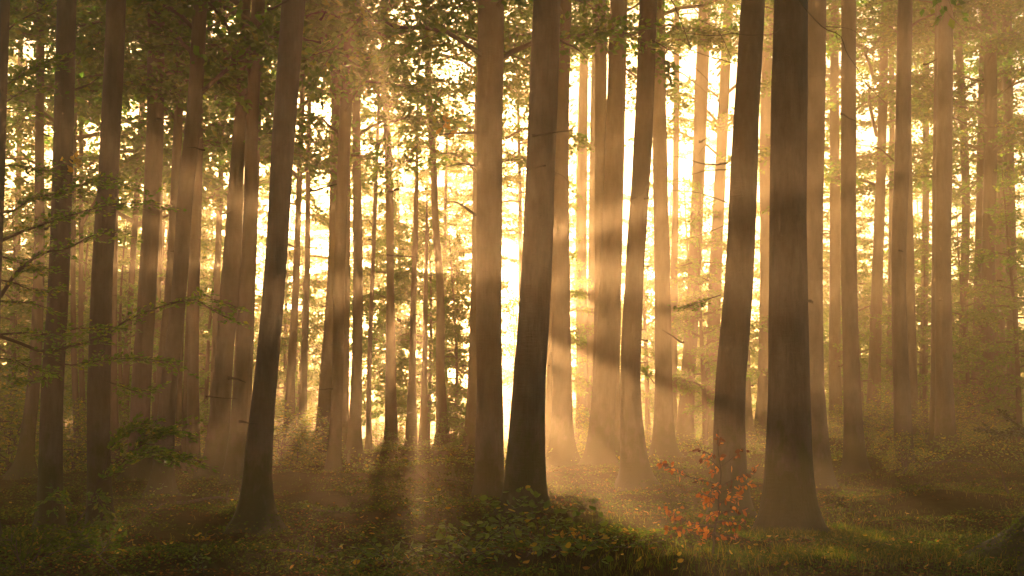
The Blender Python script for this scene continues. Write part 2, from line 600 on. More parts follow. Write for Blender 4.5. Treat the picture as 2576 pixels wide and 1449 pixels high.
T['twin_right'] = tree('right one of two hazy trunks standing close together, slightly leaning', [(582, 1226, 44), (600, 1074, 40), (612, 875, 39), (622, 724, 36), (635, 350, 32), (653, 0, 30)], flare=.6)
T['twin_back'] = tree('thin hazy trunk showing just behind the twin pair', [(616, 1200, 26), (622, 1000, 24), (630, 800, 22), (645, 400, 18), (660, 0, 16)])
T['lean'] = tree('nearly black leaning trunk left of centre with no branches', [(637, 1333, 70), (653, 1110, 62), (665, 974, 57), (688, 724, 55), (710, 350, 58), (736, 0, 62)], nick='the leaning black trunk', flare=.75)
T['pale_back'] = tree('pale hazy trunk directly behind the banded slim trunk', [(812, 1157, 44), (822, 974, 38), (839, 724, 34), (848, 350, 32), (856, 0, 31)], flare=.6)
T['banded'] = tree('slim trunk with dark rings in its bark, standing on the mound', [(838, 1188, 36), (848, 974, 28), (852, 724, 29), (866, 350, 31), (886, 0, 31)], nick='the ringed trunk', flare=.5)
T['right_banded'] = tree('straight hazy trunk just right of the ringed slim trunk', [(890, 1158, 36), (897, 974, 27), (901, 724, 25), (898, 350, 21), (900, 0, 17)], flare=.7)
T['thin_sapling_a'] = tree('thin young trunk between two straight trunks before the bright glade', [(928, 1144, 15), (928, 974, 12), (934, 775, 11), (943, 500, 10), (950, 300, 8)], crown=None, top=14)
T['glade_left'] = tree('gently bending slim trunk at the left side of the bright glade', [(984, 1141, 35), (983, 974, 27), (981, 724, 20), (974, 350, 19), (968, 240, 16), (966, 0, 15)], nick='the bending slim trunk', flare=.7, crown_base=11.5)
T['glade_mid'] = tree('thin dark trunk in the middle of the bright glade', [(1034, 1141, 30), (1037, 924, 18), (1041, 724, 14), (1045, 600, 13), (1049, 300, 6), (1052, 120, 4)], crown=None, top=15, flare=.6)
T['glade_low'] = tree('short thin trunk beside the middle of the bright glade, lost in leaves', [(1063, 1141, 21), (1068, 924, 14), (1070, 780, 12), (1072, 640, 9)], crown=None, top=9, flare=.6)
T['glade_right'] = tree('crooked ivy-clad trunk at the right side of the bright glade', [(1114, 1141, 33), (1108, 924, 22), (1107, 724, 20), (1095, 560, 17), (1090, 420, 17), (1082, 300, 17), (1075, 150, 16), (1070, 0, 12)], flare=.8, crown_base=11)
T['centre_back'] = tree('half-hidden trunk touching the left side of the thick central trunk', [(1187, 1142, 40), (1194, 950, 34), (1200, 724, 32), (1206, 350, 30), (1212, 0, 26)])
T['centre'] = tree('thick grey trunk in the centre, pale bark and spreading root foot', [(1231, 1242, 74), (1231, 974, 66), (1230, 724, 64), (1232, 350, 66), (1235, 0, 68)], nick='the thick central trunk', flare=.5)
T['dark_centre'] = tree('darkest trunk right of centre, narrowing upward behind the bramble', [(1316, 1305, 98), (1331, 974, 83), (1347, 724, 76), (1363, 350, 74), (1376, 0, 71)], nick='the darkest trunk', flare=.25)
T['behind_dark'] = tree('hazy trunk emerging from behind the darkest trunk, root swept right', [(1414, 1181, 58), (1414, 974, 47), (1411, 724, 46), (1412, 350, 40), (1424, 0, 30)], flare=1.05)
T['behind_dark_b'] = tree('faint slim trunk squeezed behind the swept-root trunk', [(1381, 1160, 24), (1384, 974, 20), (1392, 724, 20), (1400, 400, 18), (1405, 0, 16)])
T['striped_left'] = tree('left trunk of the sunbeam-striped group, wide at the foot', [(1506, 1182, 66), (1521, 974, 58), (1534, 724, 53), (1545, 350, 43), (1554, 0, 38)], nick='the left striped trunk', flare=.45)
T['striped_shadow'] = tree('dim trunk overlapped by the left striped trunk near the top', [(1502, 1160, 28), (1508, 700, 24), (1511, 350, 30), (1512, 0, 32)])
T['striped_gap'] = tree('faint trunk in the narrow gap between the two front striped trunks', [(1549, 1158, 24), (1549, 974, 20), (1553, 724, 18), (1562, 350, 16), (1570, 0, 14)])
T['striped_mid'] = tree('middle trunk of the sunbeam-striped group with broad round root foot', [(1597, 1229, 66), (1585, 974, 52), (1594, 724, 47), (1617, 350, 47), (1629, 0, 46)], nick='the middle striped trunk', flare=.95)
T['striped_right'] = tree('right trunk of the striped group, flaring sharply at the ground', [(1669, 1152, 54), (1669, 974, 43), (1666, 724, 40), (1660, 350, 37), (1661, 0, 24)], nick='the right striped trunk', flare=1.35)
T['pale_lean'] = tree('pale glowing trunk leaning right, beyond the copper sapling', [(1720, 1113, 44), (1729, 974, 36), (1744, 724, 33), (1758, 400, 32), (1764, 220, 34), (1772, 0, 30)], flare=.5)
T['pale_faint'] = tree('faintest pale trunk next to the leaning glowing one', [(1789, 1106, 40), (1793, 900, 34), (1798, 724, 32), (1812, 400, 28), (1830, 0, 24)], flare=.5)
T['copper_back'] = tree('brown trunk standing right behind the copper-leaved sapling', [(1834, 1301, 84), (1837, 974, 74), (1856, 724, 73), (1871, 350, 67), (1890, 0, 60)], nick='the trunk behind the copper sapling', flare=.5)
T['peek'] = tree('thin root foot peeking out right of the trunk behind the copper sapling', [(1880, 1112, 30), (1876, 974, 24), (1872, 724, 22), (1880, 350, 18), (1888, 0, 16)])
T['orange_back'] = tree('orange hazy trunk close behind the thickest trunk, on its left', [(1920, 1108, 50), (1926, 974, 42), (1932, 724, 44), (1932, 350, 42), (1938, 0, 40)], flare=.4)
T['thickest'] = tree('thickest trunk in the wood, furrowed bark, standing on a mossy bank', [(1988, 1333, 128), (1986, 1174, 112), (1986, 974, 101), (1986, 724, 97), (1991, 350, 93), (1998, 0, 88)], nick='the thickest trunk', bark='bark_rough', flare=.32, sides=30)
T['orange_right'] = tree('orange-lit trunk close behind the thickest trunk, on its right', [(2062, 1215, 64), (2048, 974, 54), (2045, 724, 54), (2050, 350, 54), (2055, 0, 54)], flare=.8)
T['faint_right'] = tree('pale thin trunk right of the thickest pair, hazy yellow shrubs beside it', [(2104, 1100, 34), (2099, 900, 29), (2098, 724, 28), (2096, 350, 24), (2095, 0, 20)], flare=.3)
T['right_a'] = tree('clear brown trunk with even root skirt, first one in the open right part', [(2150, 1191, 52), (2145, 974, 42), (2138, 724, 39), (2135, 350, 38), (2136, 0, 37)], nick='the skirted trunk', flare=.65)
T['right_faint_lean'] = tree('pale trunk leaning right in the golden mist', [(2196, 1096, 38), (2201, 900, 30), (2205, 724, 28), (2214, 350, 23), (2222, 0, 20)], flare=.4)
T['bushfoot'] = tree('brown trunk whose foot is wrapped in a dry bush', [(2276, 1191, 50), (2267, 974, 39), (2260, 724, 36), (2272, 350, 38), (2278, 0, 37)], nick='the bushy-footed trunk', flare=.3)
T['bushfoot_back'] = tree('slim trunk just right of the one with the bushy foot', [(2299, 1112, 24), (2293, 900, 23), (2289, 724, 22), (2285, 350, 19), (2283, 0, 16)])
T['double'] = tree('right front trunk of a touching pair on the grassy right rise', [(2378, 1133, 54), (2376, 974, 43), (2373, 724, 40), (2374, 350, 40), (2375, 0, 38)], nick='the touching pair', flare=.6)
T['double_back'] = tree('left back trunk of a touching pair on the grassy right rise', [(2352, 1124, 30), (2352, 974, 24), (2353, 724, 22), (2357, 350, 20), (2360, 0, 18)])
T['far_lean'] = tree('faint crooked trunk in the mist between the touching pair and the right edge', [(2424, 1082, 24), (2424, 900, 21), (2430, 500, 20), (2420, 250, 20), (2412, 100, 20), (2406, 0, 18)])
T['right_pair_l'] = tree('left trunk of the two nearest the right edge, thin bright rim', [(2483, 1094, 40), (2483, 974, 37), (2484, 724, 33), (2495, 350, 33), (2492, 0, 29)], nick='the last two trunks', flare=.3)
T['right_pair_r'] = tree('right trunk of the two nearest the right edge', [(2517, 1081, 38), (2513, 900, 34), (2516, 724, 32), (2527, 350, 28), (2516, 0, 22)], flare=.3)
T['right_last'] = tree('dim trunk at the upper right corner, outermost in view', [(2548, 1078, 30), (2546, 724, 27), (2542, 350, 26), (2538, 0, 24)])
# thin hazy trunks further back
for lab, pts in (
        ('thin greenish trunk outermost in the left background', [(12, 1120, 22), (26, 900, 18), (35, 724, 17), (42, 400, 14), (46, 0, 12)]),
        ('thin trunk just right of the first straight dark trunk', [(196, 1172, 18), (188, 850, 13), (190, 500, 12), (196, 0, 10)]),
        ('thin trunk left of the rim-lit trunk, second behind yellow bushes', [(214, 1158, 16), (204, 850, 12), (206, 500, 11), (212, 0, 10)]),
        ('sliver of trunk touching the right side of the rim-lit trunk', [(284, 1165, 28), (284, 850, 24), (290, 500, 22), (306, 0, 20)]),
        ('thin dim trunk left of the brown trunk behind the young beech', [(314, 1150, 20), (317, 950, 17), (332, 700, 15), (358, 200, 14), (366, 0, 13)]),
        ('thin pale trunk right of the brown trunk behind the young beech', [(390, 1130, 20), (395, 850, 17), (404, 500, 15), (412, 0, 13)]),
        ('left of two thin dark trunks right of the curved dark trunk', [(452, 1180, 19), (450, 1000, 16), (458, 700, 14), (478, 200, 12)]),
        ('right of two thin dark trunks right of the curved dark trunk', [(466, 1186, 19), (470, 950, 15), (480, 700, 13), (500, 200, 12)]),
        ('thin hazy trunk left of the twin pair', [(534, 1140, 22), (544, 850, 17), (556, 500, 15), (570, 0, 13)]),
        ('left hazy trunk beyond the leaning black trunk', [(724, 1158, 29), (736, 900, 21), (744, 774, 19), (752, 550, 15), (764, 200, 12)]),
        ('right hazy trunk beyond the leaning black trunk', [(758, 1153, 23), (764, 950, 18), (770, 774, 15), (774, 400, 12), (780, 100, 10)]),
        ('hazy thin trunk tucked right of the ringed slim trunk', [(866, 1150, 24), (868, 974, 20), (872, 724, 18), (876, 350, 15)]),
        ('faint trunk in the leafy gap left of the striped group', [(1466, 1110, 34), (1464, 850, 30), (1462, 650, 28), (1466, 300, 24), (1470, 0, 20)]),
        ('second faint trunk in the leafy gap left of the striped group', [(1488, 1108, 30), (1492, 650, 24), (1496, 300, 22), (1500, 0, 20)]),
        ('faint thin trunk above the leafy gap right of the striped group', [(1690, 1105, 26), (1694, 850, 20), (1700, 500, 16), (1704, 0, 14)]),
        ('faint trunk between the skirted trunk and the bushy-footed trunk, leaning left', [(2236, 1085, 22), (2240, 724, 16), (2244, 350, 14), (2238, 0, 12)]),
        ('faint trunk between the bushy-footed trunk and the touching pair', [(2322, 1085, 22), (2326, 724, 18), (2330, 350, 16), (2334, 0, 14)]),
        ('faint trunk just left of the last two trunks at right', [(2452, 1078, 24), (2456, 724, 20), (2462, 350, 18), (2466, 0, 16)])):
    tree(lab, pts, sides=14)

# ------------------------------------------------------------------ trees of the forest edge and the far wood behind
LAND = sorted([(t['x'], t['nick']) for t in TREES if t['nick']])


def gap_label(px_):
    left = [n for x, n in LAND if x <= px_]
    right = [n for x, n in LAND if x > px_]
    if not left:
        return 'left of ' + right[0]
    if not right:
        return 'right of ' + left[-1]
    return 'between %s and %s' % (left[-1].replace('the ', '', 1), right[0].replace('the ', '', 1))


def screen_x(p):
    return W0 / 2 + F0 * p[0] / (p[1] * CP + (p[2] - CAM_Z) * SP)


used = {}
# glades through which the low sun reaches the floor: the tree tops over them stay high
GLADES = ((2.2, 13.6), (-4.8, 18.0), (6.0, 20.5), (9.0, 25.0), (1.2, 17.5))


def in_glade(x, y, w=1.6):
    return any(abs(x - (a + math.tan(SUN_AZ) * (y - b))) < w for a, b in GLADES)


g = np.random.default_rng(11)
EDGE_SPOTS = []
# nearer leafy screen, staggered, kept thinner where the photograph shows the bright glade
for row, (yy, step, off) in enumerate(((57, 7.6, 0.), (67, 8.0, 3.), (79, 9.0, 1.))):
    half = yy * .46 + 5
    for x in np.arange(-half + off, half, step):
        x += g.uniform(-1.3, 1.3)
        y = yy + g.uniform(-3, 3)
        EDGE_SPOTS.append((x, y))
EDGE_SPOTS += [(W_[0], W_[1]) for W_ in ((-6.2, 70), (-3.4, 65), (-4.8, 84), (8.6, 72), (6.0, 86), (-5.5, 91), (-9.0, 93), (-2.2, 92), (1.2, 90), (-8.2, 76))]
EDGE_SPOTS += [(x_, 88 + 3 * math.sin(x_ * 3)) for x_ in list(np.arange(-50, -13, 4.6)) + list(np.arange(17, 52, 4.4))]
for x, y in EDGE_SPOTS:
    sx = screen_x((x, y, 3))
    if .5 < x < 11.5 and y < 69.5 and (int(x * 1.3 + y) % 2):
        continue
    z = float(ground_z(x, y))
    where = gap_label(sx)
    k = used.get(where, 0)
    used[where] = k + 1
    far = ('nearer ', 'middle ', 'farther ', 'farthest ', 'low ', 'small ', 'slim ', 'pale ', 'dim ', 'faint ')[min(k, 9)]
    root = thing('edge_tree', '%shazy leafy edge tree %s' % (far, where), 'tree', (x, y, z), 'leafy trees along the misty wood edge')
    h = g.uniform(28, 31) if y > 89 and abs(x + 4) < 6 else g.uniform(19, 27)
    B = Bits()
    s = np.linspace(0, 1, 9)
    B.tube(np.stack([.5 * np.sin(s * 2 + g.uniform(0, 6)) * s, .4 * np.sin(s * 3) * s, -.3 + h * s], -1), np.interp(s, [0, .06, 1], [.24, .16, .03]) * g.uniform(.7, 1.1), 8, 0)
    link('trunk', B.mesh('trunk', [M['bark']]), root)
    cb = 16.0 if h > 27.9 else g.uniform(9.0, 11.0) if in_glade(x, y) else g.uniform(6.0, 8.5) if x > 10 and y < 72 else 1.2 if abs(x) > 12.5 and y > 84 else g.uniform(2.0, 4.5)
    c = link('crown', EDGE[g.integers(4)], root, (0, 0, cb), 'stuff')
    c.rotation_euler = (0, 0, g.uniform(0, 6.28))
    sc = (h + .5 - cb) / 21
    w = g.uniform(.75, 1.1)
    c.scale = (w, w, sc)

# the wood goes on behind and beside the viewpoint
for i, (x, y) in enumerate([(-42 + 7 * k, -8.5 + 2.5 * (k % 2)) for k in range(13)] + [(-14, 3), (13.5, 2), (-22, 8), (21, 7), (-30, 14), (29, 15), (-9, 6.5), (10, 8.5), (-4, -3), (5, -2)]):
    z = float(ground_z(x, y))
    order = 'first second third fourth fifth sixth seventh eighth ninth tenth eleventh twelfth thirteenth'.split()
    text = ('leafy tree out of the picture, in the row behind the viewpoint, %s from the left' % order[i] if i < 13 else
            'leafy tree out of the picture, ' + ('second out alongside on the left', 'second out alongside on the right', 'third out alongside on the left', 'third out alongside on the right',
            'outermost alongside on the left', 'outermost alongside on the right', 'closest alongside on the left', 'closest alongside on the right', 'just behind the camera to the left', 'just behind the camera to the right')[i - 13])
    root = thing('edge_tree', text, 'tree', (x, y, z), 'trees of the wood around the viewpoint')
    B = Bits()
    s = np.linspace(0, 1, 9)
    B.tube(np.stack([.5 * np.sin(s * 2 + i) * s, .4 * np.sin(s * 3) * s, -.3 + 25 * s], -1), np.interp(s, [0, .06, 1], [.34, .25, .03]), 8, 0)
    link('trunk', B.mesh('trunk', [M['bark']]), root)
    low = i < 13
    c = link('crown', EDGE[i % 4] if low else HIGH[i % 4], root, (0, 0, 3.0 if low else 10), 'stuff')
    c.rotation_euler = (0, 0, i * 2.1)
    c.scale = (1.15, 1.15, 22.5 / 21 if low else 1.03)

# ------------------------------------------------------------------ haze
def build_haze():
    x0, x1, y0, y1, z0, z1 = -74, 74, -13, 134, -4.6, 33.0
    v = [(x, y, z) for z in (z0, z1) for y in (y0, y1) for x in (x0, x1)]
    f = [(0, 2, 3, 1), (4, 5, 7, 6), (0, 1, 5, 4), (2, 6, 7, 3), (0, 4, 6, 2), (1, 3, 7, 5)]
    return link('haze', np_mesh('haze', v, [(np.array(f), 0)], [haze_mat()]), kind='stuff')


haze = build_haze()


# ------------------------------------------------------------------ understorey trees and bushes
def nicks(px_):
    return gap_label(px_)


def small_tree(px_, d, h, w, text, mats=None, mesh=None):
    b = at(px_, 1100, d)
    z = float(ground_z(b[0], d))
    root = thing('understorey_tree', text, 'tree', (b[0], d, z), 'low leafy trees under the tall trunks')
    B = Bits()
    s = np.linspace(0, 1, 7)
    B.tube(np.stack([.25 * np.sin(s * 3 + px_) * s, .2 * np.sin(s * 2 + px_) * s, -.2 + (h + .1) * s], -1), np.linspace(.09, .012, 7) * h / 8, 7, 0)
    link('trunk', B.mesh('trunk', [M['twig']]), root)
    c = link('crown', mesh or THIN[int(px_) % 3], root, (0, 0, h * .12), 'stuff')
    c.rotation_euler = (0, 0, px_ * 1.7)
    c.scale = (w / 2.6, w / 2.6, h * .9 / 8.5)
    return root


UNDER = [
    (978, 47, 10.5, 1.9, 'dark leafy understorey tree left of the thin trunk amid the bright glade'),
    (1075, 46, 9.5, 2.5, 'dark leafy understorey tree in the glade beside the crooked ivy-clad trunk'),
    (1145, 45, 8, 1.3, 'low dense understorey tree filling the gap left of the thick central trunk'),
    (1355, 53, 11, 1.6, 'bright yellow-green understorey tree between the thick central trunk and darkest trunk'),
    (1436, 50, 10, 1.9, 'bright yellow-green understorey tree left of the sunbeam-striped group'),
    (1630, 54, 12, 2.2, 'yellow-green understorey tree glimpsed between middle and right striped trunks'),
    (1775, 46, 10, 2.4, 'golden understorey tree among pale trunks left of the trunk behind the copper sapling'),
    (1835, 58, 7, 2.4, 'hazy understorey tree behind the trunk behind the copper sapling'),
    (1288, 76, 12.5, 3.2, 'airy understorey tree far off in the bright slit between the thick central and darkest trunks'),
    (1458, 74, 12, 3.0, 'airy understorey tree far off in the bright gap left of the striped group'),
    (1575, 77, 12.5, 3.2, 'airy understorey tree far off in the slit between the striped trunks'),
    (1700, 74, 12, 3.2, 'airy understorey tree far off right of the right striped trunk'),
    (1800, 78, 12.5, 3.2, 'airy understorey tree far off beside the faintest pale trunk'),
    (700, 72, 12.5, 3.4, 'airy understorey tree far off in the gap right of the leaning black trunk'),
    (790, 76, 12.5, 3.4, 'airy understorey tree far off left of the ringed trunk'),
    (1742, 63, 14.5, 3.6, 'tall airy golden tree filling the bright gap left of the trunk behind the copper sapling'),
    (1688, 68, 16, 3.6, 'tall airy golden tree in the bright gap just right of the right striped trunk'),
    (1478, 66, 15, 3.2, 'tall airy golden tree in the bright gap just left of the striped group'),
    (1040, 64, 15, 3.4, 'tall airy tree in the middle of the bright glade, beyond the thin dark trunk'),
    (2170, 50, 9, 2.2, 'golden understorey tree just right of the skirted brown trunk'),
    (2330, 47, 8, 2.2, 'golden understorey tree between the bushy-footed trunk and the touching pair'),
    (2440, 46, 8.5, 2.4, 'golden understorey tree between the touching pair and the last two trunks'),
    (2565, 42, 9.5, 2.4, 'green understorey tree against the right edge of the view'),
    (720, 52, 10, 2.4, 'hazy understorey tree just right of the leaning black trunk'),
    (748, 50, 9, 1.7, 'hazy understorey tree just left of the pale trunk and the ringed trunk'),
    (520, 44, 9, 2.2, 'understorey tree in the haze between the pale slim trunk and the twin trunks'),
    (305, 40, 8, 2.3, 'green understorey tree between the rim-lit trunk and the brown trunk'),
    (205, 42, 9, 2.4, 'green understorey tree between the first dark trunk and the rim-lit trunk'),
    (20, 38, 8.5, 2.5, 'green understorey tree outermost at the left edge'),
    (40, 58, 11.0, 3.6, 'dense green understorey tree deep in the left of the wood, first from the left'),
    (95, 65, 12.0, 3.6, 'dense green understorey tree deep in the left of the wood, second from the left'),
    (150, 59, 13.0, 3.6, 'dense green understorey tree deep in the left of the wood, third from the left'),
    (215, 66, 14.0, 3.6, 'dense green understorey tree deep in the left of the wood, fourth from the left'),
    (270, 60, 11.0, 3.6, 'dense green understorey tree deep in the left of the wood, fifth from the left'),
    (330, 67, 12.0, 3.6, 'dense green understorey tree deep in the left of the wood, sixth from the left'),
    (395, 61, 13.0, 3.6, 'dense green understorey tree deep in the left of the wood, seventh from the left'),
    (450, 68, 14.0, 3.6, 'dense green understorey tree deep in the left of the wood, eighth from the left'),
    (505, 62, 11.0, 3.6, 'dense green understorey tree deep in the left of the wood, ninth from the left'),
    (560, 69, 12.0, 3.6, 'dense green understorey tree deep in the left of the wood, tenth from the left'),
    (1985, 62, 10.0, 3.4, 'dense hazy understorey tree deep in the right of the wood, first from the left'),
    (2060, 69, 12.0, 3.4, 'dense hazy understorey tree deep in the right of the wood, second from the left'),
    (2130, 64, 11.0, 3.4, 'dense hazy understorey tree deep in the right of the wood, third from the left'),
    (2210, 71, 10.0, 3.4, 'dense hazy understorey tree deep in the right of the wood, fourth from the left'),
    (2290, 66, 12.0, 3.4, 'dense hazy understorey tree deep in the right of the wood, fifth from the left'),
    (2370, 73, 11.0, 3.4, 'dense hazy understorey tree deep in the right of the wood, sixth from the left'),
    (2450, 68, 10.0, 3.4, 'dense hazy understorey tree deep in the right of the wood, seventh from the left'),
    (2530, 63, 12.0, 3.4, 'dense hazy understorey tree deep in the right of the wood, eighth from the left'),
]
for i, a in enumerate(UNDER):
    small_tree(*a, mesh=CLUMP[i % 2] if i < 3 or 'dense' in a[4] else None)


def bush(px_, py, h, w, v, text, name='bush', d=None):
    b = hit(px_, py) if d is None else at(px_, py, d)
    z = float(ground_z(b[0], b[1]))
    root = thing(name, text, 'bush', (b[0], b[1], z), 'low bushes among the trunks')
    B = Bits()
    gg = np.random.default_rng(int(px_ * 3 + py))
    for k in range(6):
        a, l = gg.uniform(0, 6.28), gg.uniform(.6, 1) * h
        e = np.array([math.cos(a) * w * .35, math.sin(a) * w * .35, l * .8])
        B.tube([(0, 0, -.05), e * [.3, .3, .55], e], [.016, .010, .004], 4, 0)
    link('stem', B.mesh('stem', [M['twig']]), root)
    c = link('foliage', BUSH[v], root, (0, 0, .02), 'stuff')
    c.rotation_euler = (0, 0, px_)
    c.scale = (w / 1.25, w / 1.25, h / 2.4)
    return root


for a in (
        (18, 1205, 2.6, 1.5, 0, 'golden bush at the left edge beside the slim trunk with spread root'),
        (70, 1165, 2.2, 1.3, 1, 'golden bush behind the slim trunk with spread root'),
        (-30, 1170, 3.2, 1.6, 2, 'tall golden bush cut by the left edge'),
        (185, 1185, 2.2, 1.1, 0, 'golden bush glowing right of the first dark trunk'),
        (215, 1160, 1.8, 1.0, 2, 'smaller golden bush close left of the rim-lit trunk'),
        (318, 1160, 1.7, 1.2, 4, 'green bush behind the young beech, left of the brown trunk'),
        (478, 1180, 1.2, .9, 1, 'low golden bush at the foot of the pale slim trunk'),
        (512, 1160, 1.6, 1.0, 3, 'green bush left of the twin trunks'),
        (705, 1165, 2.0, 1.3, 0, 'golden bush beside the leaning black trunk, in the haze'),
        (745, 1160, 1.6, 1.1, 2, 'golden bush under the two hazy trunks beyond the leaning black trunk'),
        (790, 1158, 1.8, 1.2, 1, 'golden bush left of the pale trunk behind the ringed trunk'),
        (955, 1142, 1.1, .9, 3, 'low green bush at the left side of the glade'),
        (1012, 1140, .9, .9, 0, 'low pale bush in the glade between bending trunk and thin dark trunk'),
        (1135, 1142, 1.5, .9, 3, 'green bush at the foot of the crooked ivy-clad trunk'),
        (1160, 1138, 2.2, 1.0, 4, 'taller leafy bush left of the thick central trunk'),
        (1450, 1128, 1.8, 1.0, 2, 'golden bush in the gap left of the striped trunks'),
        (1640, 1130, 1.0, .7, 0, 'small golden bush between middle and right striped trunks'),
        (1762, 1112, 1.0, 1.0, 1, 'low golden bush by the pale leaning trunk'),
        (1898, 1110, 1.0, .8, 2, 'low bush behind the trunk behind the copper sapling'),
        (2110, 1110, 1.3, .9, 0, 'golden bush left of the skirted trunk'),
        (2185, 1118, 1.5, 1.2, 1, 'golden bush right of the skirted trunk'),
        (2225, 1108, 1.8, 1.2, 0, 'golden bush left behind the bushy-footed trunk'),
        (2330, 1118, 1.6, 1.1, 2, 'golden bush left of the touching pair'),
        (2412, 1120, 1.5, 1.1, 1, 'golden bush right of the touching pair'),
        (2450, 1100, 1.9, 1.2, 0, 'taller golden bush left of the last two trunks'),
        (2548, 1095, 1.7, 1.2, 3, 'green bush right of the last two trunks'),
        (2276, 1196, 1.15, .62, 2, 'dry bush wrapped round the foot of the bushy-footed trunk')):
    bush(*a)

# ------------------------------------------------------------------ stuff on the forest floor
def patch(x, y, s, seed):
    r = np.random.default_rng(seed)
    n = 0
    for L in (6., 3.4, 2., 1.1):
        for _ in range(2):
            a = r.uniform(0, 6.28)
            n = n + L ** .5 * np.sin((x * math.cos(a) + y * math.sin(a)) * 6.28 / (L * s) + r.uniform(0, 6.28))
    return n / 4.0


def scatter(n, d0, d1, seed, thresh=None, pseed=0, s=1.0, power=0.0):
    r = np.random.default_rng(seed)
    u = r.uniform(0, 1, n)
    d = d0 * (d1 / d0) ** u
    x = r.uniform(-1, 1, n) * (.45 * d + 1.6)
    if thresh is not None:
        p = patch(x, d, s, pseed) + r.normal(0, .25, n)
        k = p > thresh
        x, d = x[k], d[k]
    return x, d, ground_z(x, d), r


def floor_stuff(name, v, f, mat):
    return link(name, np_mesh(name, v, [(f, 0)], [mat]), kind='stuff')


x, y, z, r = scatter(60000, 11.5, 52, 1, -.1, 31, .8)
n = len(x)
a = r.uniform(0, 6.28, n)
v, f = leaf_quads(np.stack([x, y, z + r.uniform(.003, .04, n)], -1), np.stack([np.cos(a), np.sin(a), r.normal(.05, .25, n)], -1),
                  np.array([0, 0, 1.]) + r.normal(0, .42, (n, 3)), r.uniform(.028, .06, n) * (1 + (y - 12) / 60), .58)
floor_stuff('leaf_litter', v, f, M['litter'])

x, y, z, r = scatter(210000, 11.5, 50, 2, -.5, 5)
n = len(x)
a = r.uniform(0, 6.28, n)
hgt = .13 * r.uniform(.1, 1, n) * (.5 + .5 * smooth(patch(x, y, .7, 9) + .5))
v, f = leaf_quads(np.stack([x, y, z + hgt], -1), np.stack([np.cos(a), np.sin(a), r.normal(0, .35, n)], -1),
                  np.array([0, 0, 1.]) + r.normal(0, .5, (n, 3)), r.uniform(.022, .05, n) * (1 + (y - 12) / 50), .7)
floor_stuff('ground_ivy', v, f, M['herb'])


hx, hy, hh = [], [], []
r = np.random.default_rng(44)
for t in TREES:
    if t['D'] < 31:
        n = int(420 * (18 / t['D']))
        a, q = r.uniform(0, 6.28, n), .30 + r.exponential(.22, n)
        hx.append(t['base'][0] + q * np.cos(a))
        hy.append(t['base'][1] + q * np.sin(a))
        hh.append(np.clip(.26 - .28 * (q - .30), .01, .3) * r.uniform(0, 1, n) ** 1.6)
x, y, hgt = np.concatenate(hx), np.concatenate(hy), np.concatenate(hh)
n = len(x)
a = r.uniform(0, 6.28, n)
v, f = leaf_quads(np.stack([x, y, ground_z(x, y) + hgt], -1), np.stack([np.cos(a), np.sin(a), r.normal(0, .4, n)], -1),
                  np.array([0, 0, 1.]) + r.normal(0, .6, (n, 3)), r.uniform(.03, .07, n), .65)
floor_stuff('root_moss', v, f, M['herb'])
for t in TREES:
    if t['D'] < 34:
        tr = t['root'].children[0]
        co = np.empty(len(tr.data.vertices) * 3, np.float32)
        tr.data.vertices.foreach_get('co', co)
        co = co.reshape(-1, 3)
        ok = np.nonzero((co[:, 2] > 1.2) & (co[:, 2] < 8.5))[0]
        for k in r.choice(ok, 5, replace=False):
            p = co[k].astype(float)
            row = co[np.abs(co[:, 2] - p[2]) < .02]
            c = row.mean(0)
            d = p - c
            d = d / np.linalg.norm(d)
            L = r.uniform(.06, .24) if r.uniform() < .7 else r.uniform(.3, .7)
            e = p + d * L + np.array([0, 0, L * r.uniform(-.3, .5)])
            B = Bits()
            rad = r.uniform(.008, .02)
            B.tube([p - d * .04, p + d * .02, (p + e) / 2 + r.normal(0, .012, 3), e], [rad * 1.8, rad * 1.2, rad * .8, rad * .35], 6, 0)
            link('stub', B.mesh('stub', [M['twig']]), t['root'])


def blades(x, y, z, r, hmin, hmax, wid):
    n = len(x)
    a = r.uniform(0, 6.28, n)
    h = r.uniform(hmin, hmax, n)
    lean = r.uniform(.3, 1.5, n) * h
    w = wid * r.uniform(.6, 1.3, n) * (1 + (y - 12) / 40)
    base = np.stack([x, y, z - .01], -1)
    dirv = np.stack([np.cos(a), np.sin(a), np.zeros(n)], -1)
    sd = np.stack([-np.sin(a), np.cos(a), np.zeros(n)], -1) * w[:, None]
    up = np.array([0, 0, 1.])
    mid = base + dirv * (lean * .3)[:, None] + up * (h * .65)[:, None]
    tip = base + dirv * lean[:, None] + up * h[:, None]
    v = np.stack([base - sd, base + sd, mid + sd * .7, mid - sd * .7, tip], 1).reshape(-1, 3)
    k = np.arange(n)[:, None] * 5
    return v, k + np.array([[0, 1, 2, 3]]), k + np.array([[3, 2, 4]])


x, y, z, r = scatter(120000, 11.5, 56, 3, .35, 8, 1.2)
keep = r.uniform(0, 1, len(x)) < np.clip(.35 + .12 * x + .012 * (y - 20), .15, 1)
x, y, z = x[keep], y[keep], z[keep]
v, f4, f3 = blades(x, y, z, r, .03, .11, .0045)
link('grass', np_mesh('grass', v, [(f4, 0), (f3, 0)], [M['grass']]), kind='stuff')

